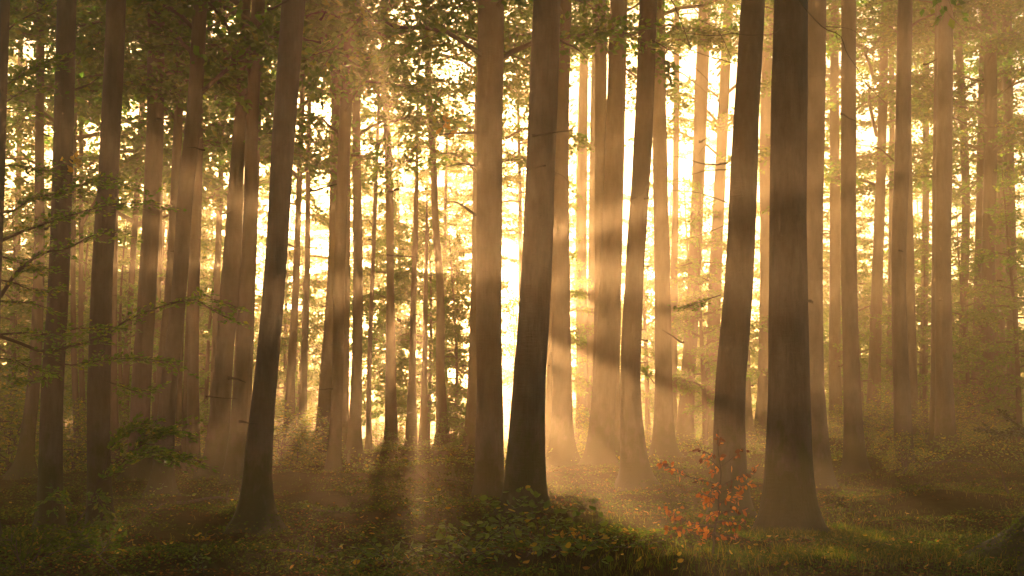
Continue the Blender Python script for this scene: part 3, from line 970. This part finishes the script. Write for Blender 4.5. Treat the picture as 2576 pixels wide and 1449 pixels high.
# herb layer along the crest and on the right rise
x, y, z, r = scatter(60000, 34, 58, 4, -.1, 12, 1.3)
n = len(x)
a = r.uniform(0, 6.28, n)
hgt = r.uniform(0, 1, n) ** 1.5 * (.22 + .35 * smooth(patch(x, y, .9, 13) * .8 + .3) + .25 * smooth((x - 4) / 10))
v, f = leaf_quads(np.stack([x, y, z + hgt], -1), np.stack([np.cos(a), np.sin(a), r.normal(0, .4, n)], -1),
                  np.array([0, 0, 1.]) + r.normal(0, .6, (n, 3)), r.uniform(.06, .12, n), .6)
floor_stuff('undergrowth', v, f, M['leaf_gold'])


# ------------------------------------------------------------------ leaves that can be picked apart
def leaf_shape(name, mat, seed, aspect=.6, curl=.25, fold=.25):
    r = random.Random(seed)
    ts = (0, .22, .5, .78, 1)
    ws = (.03, .38, .5, .30, 0.0)
    v, f = [], []
    for t, w in zip(ts, ws):
        zc = curl * (t - .4) ** 2 * r.uniform(.6, 1.4) - curl * .16
        ww = w * aspect
        v += [(-ww * r.uniform(.85, 1.1), t, zc + fold * ww), (0, t, zc), (ww * r.uniform(.85, 1.1), t, zc + fold * ww * r.uniform(.6, 1.4))]
    for i in range(4):
        b = i * 3
        f += [(b, b + 1, b + 4, b + 3), (b + 1, b + 2, b + 5, b + 4)]
    return np_mesh(name, v, [(np.array(f), 0)], [mat], (0,))


def tinted(base, k, stops, **kw):
    return leaf_mat(base, stops, **kw)


def flat_leaf_mat(name, c, **kw):
    return leaf_mat(name, [(0, tuple(x * .92 for x in c)), (1, tuple(x * 1.08 for x in c))], **kw)


RED = [leaf_shape('copper_leaf', flat_leaf_mat('copper_leaf_tone', c, trans=.55, tint=(1.7, 1.25, .6)), 5 + i, .62, .7, .35)
       for i, c in enumerate(((.07, .028, .013), (.25, .085, .016), (.38, .145, .02), (.47, .22, .025), (.30, .11, .018)))]
GREEN = [leaf_shape('bramble_leaf', flat_leaf_mat('bramble_leaf_tone', c, trans=.5, rough=.36, tint=(2.0, 2.0, .5)), 15 + i, .72, .4, .25)
         for i, c in enumerate(((.06, .12, .014), (.09, .16, .018), (.13, .20, .022), (.07, .13, .015), (.38, .27, .02)))]
YELL = [leaf_shape('yellow_leaf', flat_leaf_mat('yellow_leaf_tone', c, trans=.5, tint=(1.4, 1.25, .5)), 25 + i, .62, .7, .3)
        for i, c in enumerate(((.45, .27, .02), (.55, .38, .03), (.38, .17, .02)))]


def put_leaf(mesh, parent, pos, direc, norm, size, name='leaf'):
    d = Vector(direc).normalized()
    n = Vector(norm)
    s = d.cross(n)
    if s.length < 1e-3:
        s = d.orthogonal()
    s.normalize()
    n = s.cross(d)
    o = bpy.data.objects.new(name, mesh)
    COL.objects.link(o)
    o.parent = parent
    m = Matrix((s, d, n)).transposed().to_4x4()
    o.matrix_local = Matrix.Translation(Vector(pos)) @ m @ Matrix.Diagonal((size, size, size, 1))
    return o


def resample(pts, step):
    pts = np.asarray(pts, float)
    L = np.concatenate([[0], np.cumsum(np.linalg.norm(np.diff(pts, axis=0), axis=1))])
    n = max(3, int(L[-1] / step))
    q = np.linspace(0, L[-1], n)
    return np.stack([catmull(L, pts[:, i], q) for i in range(3)], -1)


def px_line(pl, d, dd=0.0, wob=0.0, seed=0):
    """photo polyline laid out in space at distance d, drifting by dd metres towards its tip"""
    r = np.random.default_rng(seed)
    n = len(pl)
    return np.array([at(x, y, d + dd * i / max(1, n - 1) + r.normal(0, wob)) for i, (x, y) in enumerate(pl)])


# copper-leaved beech sapling
def copper_sapling():
    r = np.random.default_rng(77)
    D = 13.6
    b = at(1788, 1455, D)
    zb = float(ground_z(b[0], D))
    base = np.array([b[0], D, zb])
    root = thing('beech_sapling', 'young beech sapling with copper red leaves in front of a brown trunk', 'sapling', base)
    z = lambda p: (1610 + p[0] / 3.599, 1046.5 + p[1] / 3.599)
    stem = px_line([(1787, 1475)] + [z(p) for p in ((640, 1449), (650, 1330), (665, 1150), (685, 1000), (710, 820), (722, 620), (730, 450), (722, 390), (700, 250), (712, 120))], D)
    stem[0] = base + [0, 0, -.08]
    B = Bits()
    P = resample(stem - base, .05)
    P[:, 0] += .006 * np.sin(P[:, 2] * 17)
    B.tube(P, np.linspace(.017, .004, len(P)), 7, 0)
    link('stem', B.mesh('stem', [M['twig']]), root)
    br = [
        ([(715, 620), (560, 580), (430, 545), (330, 490), (250, 450), (190, 420), (165, 430)], .35, 26),
        ([(735, 455), (800, 410), (880, 340), (950, 295)], -.2, 8),
        ([(715, 380), (640, 350), (560, 315), (500, 300)], .3, 12),
        ([(725, 480), (640, 400), (570, 390), (520, 430)], -.2, 7),
        ([(708, 760), (600, 720), (510, 690)], .3, 16),
        ([(690, 990), (560, 985), (430, 955), (330, 895), (270, 850), (190, 825)], -.35, 34),
        ([(690, 1010), (560, 1000), (450, 1020), (330, 1040), (225, 1000)], .3, 26),
        ([(718, 640), (850, 575), (950, 540), (1050, 460)], .35, 20),
        ([(716, 690), (850, 660), (960, 620), (1040, 605)], -.3, 18),
        ([(710, 790), (800, 760), (890, 735), (930, 760)], .25, 18),
        ([(700, 900), (800, 860), (900, 845), (985, 820)], -.3, 16),
        ([(692, 960), (780, 950), (880, 960), (960, 945)], .3, 14),
        ([(678, 1085), (770, 1085), (850, 1070), (920, 1085)], -.25, 12),
        ([(680, 1060), (600, 1085), (530, 1140)], .25, 12),
        ([(722, 600), (690, 640), (640, 690)], -.3, 14),
        ([(715, 700), (660, 760), (590, 800)], .3, 14),
        ([(705, 860), (650, 900), (590, 920)], -.25, 14),
        ([(730, 470), (690, 480), (650, 500)], .2, 10),
        ([(703, 260), (715, 210), (735, 180)], .1, 9),
    ]
    for pl, dd, nl in br:
        L = px_line([z(p) for p in pl], D, dd, .03, len(pl) + nl) - base
        Q = resample(L, .04)
        B = Bits()
        B.tube(Q, np.linspace(.0075, .0025, len(Q)), 5, 0)
        for k in range(2, len(Q) - 2, 2):
            e = Q[k] + unit(Q[k + 1] - Q[k]) * .05 + r.normal(0, .035, 3) + [0, 0, .015]
            B.tube([Q[k], (Q[k] + e) / 2 + [0, 0, .006], e], [.003, .0024, .0014], 4, 0)
        o = link('branch', B.mesh('branch', [M['twig']]), root)
        for k in range(nl):
            t = r.uniform(.12, 1) ** .8
            i = min(len(Q) - 2, int(t * (len(Q) - 1)))
            tang = unit(Q[i + 1] - Q[i])
            off = r.normal(0, .022, 3)
            d = tang * r.uniform(.1, .8) + r.normal(0, .5, 3) + np.array([0, 0, -.65])
            dark = Q[i][2] > 1.05 and t > .45
            m = RED[0 if dark and r.uniform() < .6 else r.integers(5)]
            put_leaf(m, o, Q[i] + off, d, r.normal(0, 1, 3) + [0, -.5, .6], r.uniform(.048, .080))


copper_sapling()


# bramble in front of the darkest trunk
def bramble(label, cx, cy, D, stems, n_leaf, size, seed, cat='bush', name='bramble_shrub', meshes=None, spread=(1.0, .5), height=.7):
    r = np.random.default_rng(seed)
    b = at(cx, cy, D)
    zb = float(ground_z(b[0], D))
    base = np.array([b[0], D, zb])
    root = thing(name, label, cat, base)
    per = max(1, n_leaf // stems)
    meshes = meshes or GREEN
    for s in range(stems):
        a = r.uniform(0, 6.28)
        L = r.uniform(.5, 1.0)
        px, py = r.normal(0, spread[0] * .35), r.normal(0, spread[1] * .35)
        z0 = float(ground_z(base[0] + px, base[1] + py)) - zb
        tip = np.array([px + math.cos(a) * spread[0] * .55 * L, py + math.sin(a) * spread[1] * .5 * L, z0 + height * L * r.uniform(.55, 1.1)])
        p0 = np.array([px, py, z0 - .03])
        mid = (p0 + tip) / 2 + np.array([0, 0, height * .22])
        Q = resample(np.array([p0, mid, tip]), .05)
        B = Bits()
        B.tube(Q, np.linspace(.006, .002, len(Q)), 5, 0)
        o = link('stem', B.mesh('stem', [M['twig']]), root)
        for k in range(per):
            t = r.uniform(.2, 1)
            i = min(len(Q) - 2, int(t * (len(Q) - 1)))
            d = unit(Q[i + 1] - Q[i]) * .4 + np.append(r.normal(0, 1, 2), r.normal(-.25, .3))
            m = meshes[4] if (len(meshes) > 4 and r.uniform() < .07) else meshes[r.integers(min(4, len(meshes)))]
            put_leaf(m, o, Q[i] + unit(d) * .03, d, np.array([0, 0, 1]) + r.normal(0, .55, 3), size * r.uniform(.6, 1.25))
    return root


bramble('broad-leaved green bramble in front of the darkest trunk', 1322, 1335, 15.6, 24, 250, .105, 1, spread=(1.15, .6), height=.86)
bramble('low bramble patch of broad green leaves at bottom, left of the trunk bramble', 1180, 1390, 13.9, 22, 200, .085, 2, spread=(1.3, .5), height=.34)
bramble('low green bramble at the bottom middle with a few yellow leaves', 1360, 1420, 13.3, 20, 170, .085, 3, spread=(.95, .4), height=.26)
bramble('sparse bramble at the bottom edge under the empty mound', 1010, 1436, 13.1, 14, 100, .075, 4, spread=(1.1, .35), height=.25)
bramble('yellowing bramble shoot right of the trunk bramble', 1452, 1320, 15.2, 7, 34, .085, 5, spread=(.4, .3), height=.42, meshes=[GREEN[1], YELL[0], YELL[1], YELL[2]])
bramble('small leafy seedling on the bare mound left of the thick central trunk', 1115, 1277, 21.6, 4, 22, .11, 6, 'seedling', 'seedling', spread=(.3, .2), height=.46)
bramble('low seedling just left of the tallest seedling on the mound', 1050, 1300, 19.5, 4, 20, .09, 7, 'seedling', 'seedling', spread=(.4, .2), height=.22)
bramble('low spreading seedling on the mound below the ringed trunk', 830, 1272, 22.0, 5, 30, .10, 8, 'seedling', 'seedling', spread=(.8, .3), height=.24)
bramble('upright seedling in dark leaf litter right below the leaning black trunk', 512, 1412, 13.6, 4, 26, .06, 9, 'seedling', 'seedling', spread=(.2, .15), height=.36)
bramble('slender seedling in front of the curved trunk foot', 412, 1248, 25.5, 3, 16, .09, 10, 'seedling', 'seedling', spread=(.25, .2), height=.62)
bramble('dark stemmed seedling at bottom left of the low brambles', 872, 1440, 13.0, 4, 22, .07, 11, 'seedling', 'seedling', spread=(.3, .2), height=.42)
bramble('bright yellow seedling glowing on sunlit litter left of the leaning black trunk', 500, 1345, 17.4, 3, 14, .09, 12, 'seedling', 'seedling', meshes=YELL, spread=(.3, .2), height=.16)
bramble('yellow weed at the foot of the curved trunk, right side', 447, 1238, 26.0, 4, 20, .10, 13, 'seedling', 'seedling', meshes=YELL[:2] + [GREEN[2]], spread=(.5, .3), height=.22)


# leafy boughs and bare twigs drawn through photo points
def bough(tree_root, pl, D, dd, r0, r1, leaves=0, size=.05, mat='leaf_green', seed=0, twig=.45, name='branch', dens_from=.15, sides=6, wob=.05):
    r = np.random.default_rng(seed + 1000)
    base = np.array(tree_root.location)
    L = px_line(pl, D, dd, wob, seed) - base
    Q = resample(L, .10)
    Q += np.cumsum(r.normal(0, .004, Q.shape), 0) * .6
    B = Bits()
    B.tube(Q, np.linspace(r0, r1, len(Q)), sides, 0)
    Pp, Dd = [], []
    nt = int(leaves / 16) if leaves else 0
    for k in range(nt):
        t = dens_from + (1 - dens_from) * (k + r.uniform(0, 1)) / nt
        i = min(len(Q) - 2, int(t * (len(Q) - 1)))
        tang = unit(Q[i + 1] - Q[i])
        sd = np.array([-tang[1], tang[0], 0]) * (1 if k % 2 else -1)
        if abs(sd).sum() < .2:
            sd = np.array([0, 1., 0])
        d = unit(tang * r.uniform(.5, 1.1) + sd * r.uniform(.3, .9) + np.array([0, 0, r.normal(.02, .16)]))
        l = twig * r.uniform(.5, 1.2)
        e = Q[i] + d * l + np.array([0, 0, -.07 * l])
        B.tube([Q[i], (Q[i] + e) / 2 + np.array([0, 0, .03 * l]), e], [.004, .003, .0015], 3, 0)
        m = 16
        u = r.uniform(.1, 1.05, (m, 1))
        lat = np.cross(d, [0, 0, 1.])
        w = r.normal(0, .05, (m, 1))
        Pp.append(Q[i] + (e - Q[i]) * u + lat * w + np.stack([np.zeros(m), np.zeros(m), r.normal(-.008, .018, m)], -1))
        Dd.append(d + lat * np.sign(w) * r.uniform(.3, 1.1, (m, 1)) + r.normal(0, .3, (m, 3)))
    o = link(name, B.mesh(name, [M['twig']]), tree_root)
    if nt:
        Pp, Dd = np.concatenate(Pp), np.concatenate(Dd)
        v, f = leaf_quads(Pp, Dd, np.array([0, 0, 1.]) + r.normal(0, .42, Pp.shape), size * r.uniform(.7, 1.25, len(Pp)), .62)
        link('leaves', np_mesh('leaves', v, [(f, 0)], [M[mat]]), o, kind='stuff')
    return o


E = T['edge']
for i, (pl, n, r0, dd) in enumerate((
        ([(-12, 536), (37, 528), (70, 502), (130, 489), (185, 472), (237, 458), (307, 465)], 520, .020, .6),
        ([(-14, 612), (55, 583), (130, 557), (185, 539), (259, 520), (378, 504)], 460, .024, -.5),
        ([(-20, 770), (10, 735), (37, 695), (74, 661), (126, 635), (174, 626), (200, 613), (237, 593), (318, 583)], 260, .032, .5),
        ([(-20, 756), (40, 760), (93, 765), (122, 776)], 130, .020, .4),
        ([(-22, 843), (30, 840), (74, 837), (130, 846), (185, 832), (285, 824)], 330, .018, -.6),
        ([(-22, 838), (10, 848), (56, 863), (107, 882), (185, 867), (278, 835), (315, 806), (370, 782), (426, 763), (519, 750), (565, 756), (600, 772)], 460, .026, .9),
        ([(426, 763), (489, 756), (537, 783), (575, 800), (600, 811)], 110, .010, .2),
        ([(2, 262), (10, 225), (60, 185), (120, 157), (150, 150)], 380, .022, .3),
        ([(6, 262), (65, 230), (110, 215)], 160, .016, -.3),
        ([(4, 272), (50, 276), (90, 280)], 60, .012, .2),
        ([(14, 80), (50, 50), (90, 30), (130, 8)], 60, .018, .3),
        ([(-6, 420), (40, 415), (90, 430), (130, 428)], 180, .016, .3),
        ([(-12, 640), (30, 655), (70, 668), (120, 672)], 200, .016, .5),
        ([(-20, 900), (30, 905), (80, 925), (130, 935)], 200, .014, .6),
        ([(-20, 700), (30, 710), (80, 730), (150, 728)], 170, .012, .8))):
    bough(E, pl, 16.4, dd, r0, .004, int(n * 1.15), .070, 'leaf_bough', i, .42)
bough(T['dark_left'], [(132, 905), (170, 918), (220, 912), (300, 902), (370, 904), (452, 913)], 17.4, -.5, .013, .003, 420, .070, 'leaf_bough', 31, .35)
bough(T['dark_left'], [(132, 930), (110, 950), (70, 960), (30, 950)], 17.6, -.6, .012, .003, 160, .08, 'leaf_bough', 32, .35)
bough(T['rimlit'], [(268, 960), (300, 970), (345, 985), (400, 972)], 18.0, .8, .012, .003, 150, .08, 'leaf_bough', 33, .35)
# bare twigs across the upper right
TR, C = T['thickest'], T['copper_back']
for i, (own, pl, d, dd, r0) in enumerate((
        (TR, [(1994, -30), (2002, 25), (1998, 62), (1969, 67), (1948, 83), (1915, 86), (1856, 83), (1802, 65), (1740, 33)], 17.0, -.6, .010),
        (TR, [(1856, 83), (1781, 90), (1710, 83), (1660, 96)], 16.6, .2, .006),
        (TR, [(1996, -20), (2044, 42), (2077, 73), (2115, 90), (2131, 129), (2160, 175), (2185, 217), (2230, 262)], 17.0, -.4, .012),
        (TR, [(2077, 66), (2148, 79), (2177, 104), (2210, 106), (2240, 98)], 16.8, .3, .006),
        (TR, [(2103, 84), (2108, 110), (2120, 140)], 16.8, .1, .004),
        (TR, [(1990, 142), (1950, 126), (1916, 114)], 17.3, .3, .006),
        (C, [(1842, 158), (1800, 145), (1760, 133), (1677, 100), (1640, 92)], 19.6, -.6, .010),
        (C, [(1840, 150), (1820, 100), (1800, 60), (1795, 20)], 19.4, -.4, .007),
        (C, [(1831, 410), (1800, 414), (1760, 410), (1720, 398), (1683, 392)], 20.4, 1., .016),
        (C, [(1831, 427), (1790, 428), (1760, 433), (1683, 458)], 20.4, 1.2, .012),
        (C, [(1829, 510), (1790, 496), (1760, 485), (1683, 479)], 20.4, 1., .014),
        (C, [(1827, 565), (1770, 588), (1690, 612)], 20.2, .8, .008),
        (C, [(1676, -10), (1690, 0), (1708, 40), (1725, 83), (1752, 167)], 19.0, .4, .012),
        (C, [(1640, 100), (1677, 121), (1785, 204), (1810, 246), (1798, 325), (1760, 387)], 19.4, .3, .009),
        (T['striped_right'], [(1666, 195), (1700, 180), (1740, 205), (1780, 240)], 40, -2., .035),
        (T['bushfoot'], [(2249, 405), (2212, 375), (2157, 367)], 33, -.6, .03),
        (T['double'], [(2397, 295), (2432, 312), (2477, 322)], 38, .6, .035),
        (T['double'], [(2337, -10), (2380, 30), (2412, 60), (2437, 95)], 38, -.6, .03),
        (T['dark_centre'], [(1410, 103), (1453, 125), (1483, 155)], 19.8, .6, .022),
        (T['dark_centre'], [(1394, 432), (1420, 446), (1438, 480)], 19.8, .6, .006),
        (T['curved'], [(522, 26), (548, 14), (580, -4)], 26.5, .5, .035),
        (T['curved'], [(522, 72), (560, 46), (612, 0)], 26.5, .8, .03),
        (T['dark_left'], [(190, 225), (225, 210), (250, 192)], 18, .6, .02),
        (T['centre'], [(1198, 334), (1150, 336), (1110, 340), (1080, 352)], 26.8, 2, .035),
        (T['centre'], [(1198, 418), (1160, 412), (1120, 420)], 26.8, 2, .03),
        (T['centre'], [(1196, 540), (1150, 512), (1110, 510)], 26.8, 3, .035))):
    bough(own, pl, d, dd, r0, r0 * .25, 0, seed=60 + i, sides=5, wob=.03)
bough(C, [(1812, 742), (1780, 752), (1740, 765), (1716, 775)], 19.8, -.5, .010, .003, 170, .07, 'leaf_green', 95, .4)
bough(T['striped_right'], [(1646, 965), (1630, 945), (1612, 935)], 41, -.6, .02, .006, 80, .15, 'leaf_green', 96, .5)
bough(T['right_pair_l'], [(2490, 320), (2520, 318), (2560, 322)], 46, -1, .02, .006, 130, .13, 'leaf_gold', 97, .6)
bough(T['right_pair_l'], [(2500, 430), (2530, 432), (2570, 440)], 46, -1, .02, .006, 120, .13, 'leaf_gold', 98, .6)
for own, px_, py, d in ((T['dark_left'], 195, 412, 17.6), (T['centre'], 1126, 313, 27.0)):
    base = np.array(own.location)
    r = np.random.default_rng(px_)
    c0 = at(px_, py, d) - base
    B = Bits()
    st = at(px_ + (-18 if px_ < 500 else 70), py - 30, d) - base
    B.tube([st, (st + c0) / 2 + [0, 0, .05], c0], [.008, .006, .003], 4, 0)
    o = link('twig', B.mesh('twig', [M['twig']]), own)
    for k in range(16):
        put_leaf(YELL[k % 2], o, c0 + r.normal(0, 1, 3) * [.085 * d / 18, .05, .09 * d / 18], r.normal(0, 1, 3) + [0, 0, -.4], r.normal(0, 1, 3) + [0, -1, .3], r.uniform(.08, .12) * d / 18)


# young green beech in front of the brown trunk, and the dark-twigged shrub in the corner
def young_beech(label, name, cat, base_px, D, stems, mat, size, seed):
    b = at(base_px[0], base_px[1], D)
    zb = float(ground_z(b[0], D))
    root = thing(name, label, cat, (b[0], D, zb))
    for i, (pl, dd, r0, n, tw) in enumerate(stems):
        bough(root, pl, D, dd, r0, .003, n, size, mat, seed + i, tw, 'stem' if i == 0 else 'branch', .3 if i else .55)
    return root


young_beech('green young beech bending right across the rim-lit trunk', 'young_beech', 'sapling', (176, 1331), 17.0, [
    ([(176, 1335), (217, 1281), (235, 1247), (251, 1208), (275, 1189), (310, 1172), (339, 1156)], .2, .014, 130, .4),
    ([(300, 1178), (320, 1150), (350, 1120), (400, 1090), (440, 1085)], .4, .008, 560, .45),
    ([(275, 1172), (300, 1155), (345, 1140), (420, 1140), (468, 1160)], -.3, .008, 560, .45),
    ([(262, 1195), (280, 1130), (310, 1090), (345, 1070), (390, 1075)], .2, .007, 460, .4),
    ([(240, 1240), (250, 1255), (262, 1285), (270, 1318)], -.3, .006, 190, .28),
    ([(228, 1262), (240, 1240), (262, 1238)], .2, .004, 70, .2),
    ([(205, 1300), (180, 1270), (150, 1240), (120, 1262)], -.4, .005, 130, .3)], 'leaf_bough', .078, 200)
young_beech('dark-twigged low shrub in the bottom left corner', 'low_shrub', 'bush', (66, 1452), 13.3, [
    ([(66, 1470), (62, 1420), (72, 1376)], .0, .014, 90, .35),
    ([(62, 1440), (50, 1410), (36, 1368), (10, 1350)], .3, .010, 200, .4),
    ([(70, 1430), (100, 1410), (140, 1388), (180, 1374)], -.3, .009, 240, .4),
    ([(68, 1440), (90, 1400), (128, 1365), (200, 1345)], .4, .008, 260, .4),
    ([(60, 1445), (30, 1430), (0, 1425), (-20, 1430)], -.2, .007, 140, .4)], 'herb', .06, 220)
young_beech('low arching shrub stem with red-lit bark at the bottom left', 'low_shrub', 'bush', (306, 1452), 13.2, [
    ([(308, 1470), (298, 1436), (276, 1420), (250, 1398), (228, 1378), (200, 1366), (165, 1356)], .4, .009, 260, .4),
    ([(250, 1398), (275, 1372), (300, 1345)], .3, .006, 130, .35),
    ([(225, 1376), (215, 1352), (190, 1335)], .3, .005, 130, .35)], 'herb', .06, 240)
young_beech('bare arching dead stem on the right grassy floor', 'dead_stem', 'stem', (2546, 1267), 24.0, [
    ([(2548, 1272), (2546, 1264), (2528, 1220), (2519, 1183), (2498, 1162), (2479, 1147), (2458, 1122), (2433, 1107)], -.5, .020, 0, .3),
    ([(2519, 1183), (2500, 1190), (2488, 1180)], .2, .006, 0, .2)], 'leaf_green', .05, 260)
young_beech('evergreen bough with dark glossy leaves reaching in from the right edge', 'evergreen_shrub', 'bush', (2650, 1300), 19.0, [
    ([(2652, 1310), (2640, 1200), (2620, 1120), (2590, 1085), (2545, 1056), (2528, 1042)], .0, .016, 330, .28),
    ([(2630, 1130), (2580, 1092), (2520, 1092), (2490, 1080), (2466, 1078)], .2, .010, 330, .24),
    ([(2600, 1092), (2560, 1080), (2535, 1090)], -.2, .007, 200, .22)], 'leaf_ivy', .055, 280)


# mossy old stump cut by the lower right corner
def stump():
    D = 13.5
    b = at(2628, 1425, D)
    zb = float(ground_z(b[0], D))
    root = thing('tree_stump', 'dark mossy stump at the bottom right corner with one pale broken edge', 'stump', (b[0], D, zb))
    r = np.random.default_rng(5)
    n = 40
    th = np.linspace(0, 2 * math.pi, n, endpoint=False)
    q = np.linspace(0, 1, 14)
    V = []
    for t in q:
        prof = .72 * (1 - t) ** 1.7 + .26 * (1 - t ** 6) ** .5
        lob = 1 + (.22 * np.cos(4 * th + 1) + .12 * np.cos(7 * th + 2)) * (1 - t) + .05 * np.cos(11 * th + 9 * t)
        R = prof * lob * (1 + r.normal(0, .02, n))
        Z = -.12 + (.56 + .05 * np.sin(3 * th + 1) + .035 * np.sin(8 * th)) * t + r.normal(0, .008, n)
        V.append(np.stack([R * np.cos(th), R * np.sin(th), Z], -1))
    V = np.concatenate(V)
    i = np.arange(13)[:, None] * n
    k = np.arange(n)[None]
    k2 = (k + 1) % n
    F = np.stack([i + k, i + k2, i + n + k2, i + n + k], -1).reshape(-1, 4)
    link('trunk', np_mesh('trunk', V, [(F, 0)], [M['rot']], (0,)), root)
    m = flat_leaf_mat('broken_wood', (.30, .17, .12), trans=.0, rough=.8, spec=.1)
    B = Bits()
    for j in range(5):
        p = np.array([-.24 + r.normal(0, .02), -.20 + r.normal(0, .03), .31 + r.uniform(-.02, .02)])
        B.tube([p, p + [r.normal(0, .02), -.02, .06], p + [r.normal(0, .03), -.01, .12]], [.028, .022, .004], 5, 0)
    link('broken_edge', B.mesh('broken_edge', [m]), root)
    P = np.repeat(V[n:n * 14], 9, 0) + r.normal(0, .022, (n * 117, 3))
    a = r.uniform(0, 6.28, len(P))
    v, f = leaf_quads(P, np.stack([np.cos(a), np.sin(a), r.normal(0, .5, len(P))], -1), r.normal(0, 1, P.shape) + [0, -.4, 1], r.uniform(.015, .04, len(P)), .7)
    link('moss', np_mesh('moss', v, [(f, 0)], [M['herb']]), root, kind='stuff')


stump()

# yellow leaves lying on the floor, each a piece of the ground
r = np.random.default_rng(99)
n = 0
while n < 240:
    d = 12.6 * (24 / 12.6) ** r.uniform()
    x = r.uniform(-1, 1) * (.43 * d)
    sx = screen_x((x, d, 0))
    if r.uniform() > (.9 if 1250 < sx < 2000 else .45):
        continue
    z = float(ground_z(x, d)) + r.uniform(.03, .13)
    a = r.uniform(0, 6.28)
    put_leaf(YELL[r.integers(3)], ground, (x, d, z), (math.cos(a), math.sin(a), r.normal(0, .3)), np.array([0, 0, 1]) + r.normal(0, .5, 3), r.uniform(.05, .095), 'fallen_leaf')
    n += 1

# tall grass tussocks round the thickest trunk's bank and along the bottom right
r = np.random.default_rng(123)
tx, ty = [], []
for cx, cy, n, sp in ((1960, 1345, 1500, .55), (2050, 1350, 1400, .5), (2000, 1400, 900, .6), (2150, 1440, 500, .5), (2330, 1446, 420, .4), (2440, 1440, 420, .4), (1900, 1440, 500, .5),
                      (1620, 1440, 400, .6), (2300, 1330, 700, .8), (2120, 1330, 400, .5)):
    p = hit(cx, cy)
    tx.append(p[0] + r.normal(0, sp, n))
    ty.append(np.maximum(11.8, p[1] + r.normal(0, sp * .7, n)))
tx, ty = np.concatenate(tx), np.concatenate(ty)
v, f4, f3 = blades(tx, ty, ground_z(tx, ty), r, .05, .20, .004)
link('tall_grass', np_mesh('tall_grass', v, [(f4, 0), (f3, 0)], [M['grass']]), kind='stuff')


# broken branches lying about on the floor
r = np.random.default_rng(321)
for i, (px_, py, L, rad, ang, text) in enumerate((
        (905, 1290, 1.5, .030, .3, 'broken branch lying on the empty mound, left of the thick central trunk'),
        (1120, 1215, 2.2, .040, 2.6, 'long fallen branch on the mound just left of the thick central trunk'),
        (760, 1390, 1.1, .022, -.5, 'short fallen branch in dark litter below the leaning black trunk'),
        (1700, 1345, 1.0, .016, .2, 'thin fallen branch left of the copper sapling'),
        (1560, 1390, 1.3, .018, .5, 'pale curved stick lying right of the low bramble'),
        (2250, 1260, 1.8, .035, -.2, 'fallen branch on the grassy floor right of the thickest trunk'),
        (2400, 1180, 2.0, .040, .4, 'fallen branch beneath the touching pair of trunks'),
        (330, 1300, 1.4, .028, .15, 'fallen branch between the rim-lit trunk and the leaning black trunk'),
        (540, 1262, 1.6, .030, -.35, 'fallen branch on the slope in front of the twin trunks'),
        (2180, 1400, .9, .015, .8, 'thin stick in the dark grass at the bottom right'),
        (1150, 1425, .9, .016, -.3, 'thin stick lying in the bottom bramble'),
        (1420, 1235, 1.3, .028, .1, 'fallen branch in the misty hollow right of the darkest trunk'))):
    b = hit(px_, py)
    t = np.linspace(-.5, .5, 9)
    x = b[0] + t * L * math.cos(ang) + .05 * L * np.sin(t * 5 + i)
    y = b[1] + t * L * math.sin(ang) + .04 * L * np.cos(t * 7 + i)
    P = np.stack([x, y, ground_z(x, y) + rad * .9 + .02 + .03 * np.sin(t * 6 + i)], -1)
    base = P[4].copy()
    root = thing('fallen_branch', text, 'branch', base)
    B = Bits()
    B.tube(P - base, np.linspace(rad, rad * .4, 9), 7, 0)
    link('stem', B.mesh('stem', [M['twig']]), root)
    for k in (3, 5, 6):
        B = Bits()
        d = np.array([math.cos(ang + (-1) ** k * .8), math.sin(ang + (-1) ** k * .8), r.uniform(.2, .7)]) * L * r.uniform(.12, .25)
        q = P[k] - base
        B.tube([q, q + d * .5 + [0, 0, .02], q + d], [rad * .5, rad * .35, rad * .15], 5, 0)
        link('twig', B.mesh('twig', [M['twig']]), root)
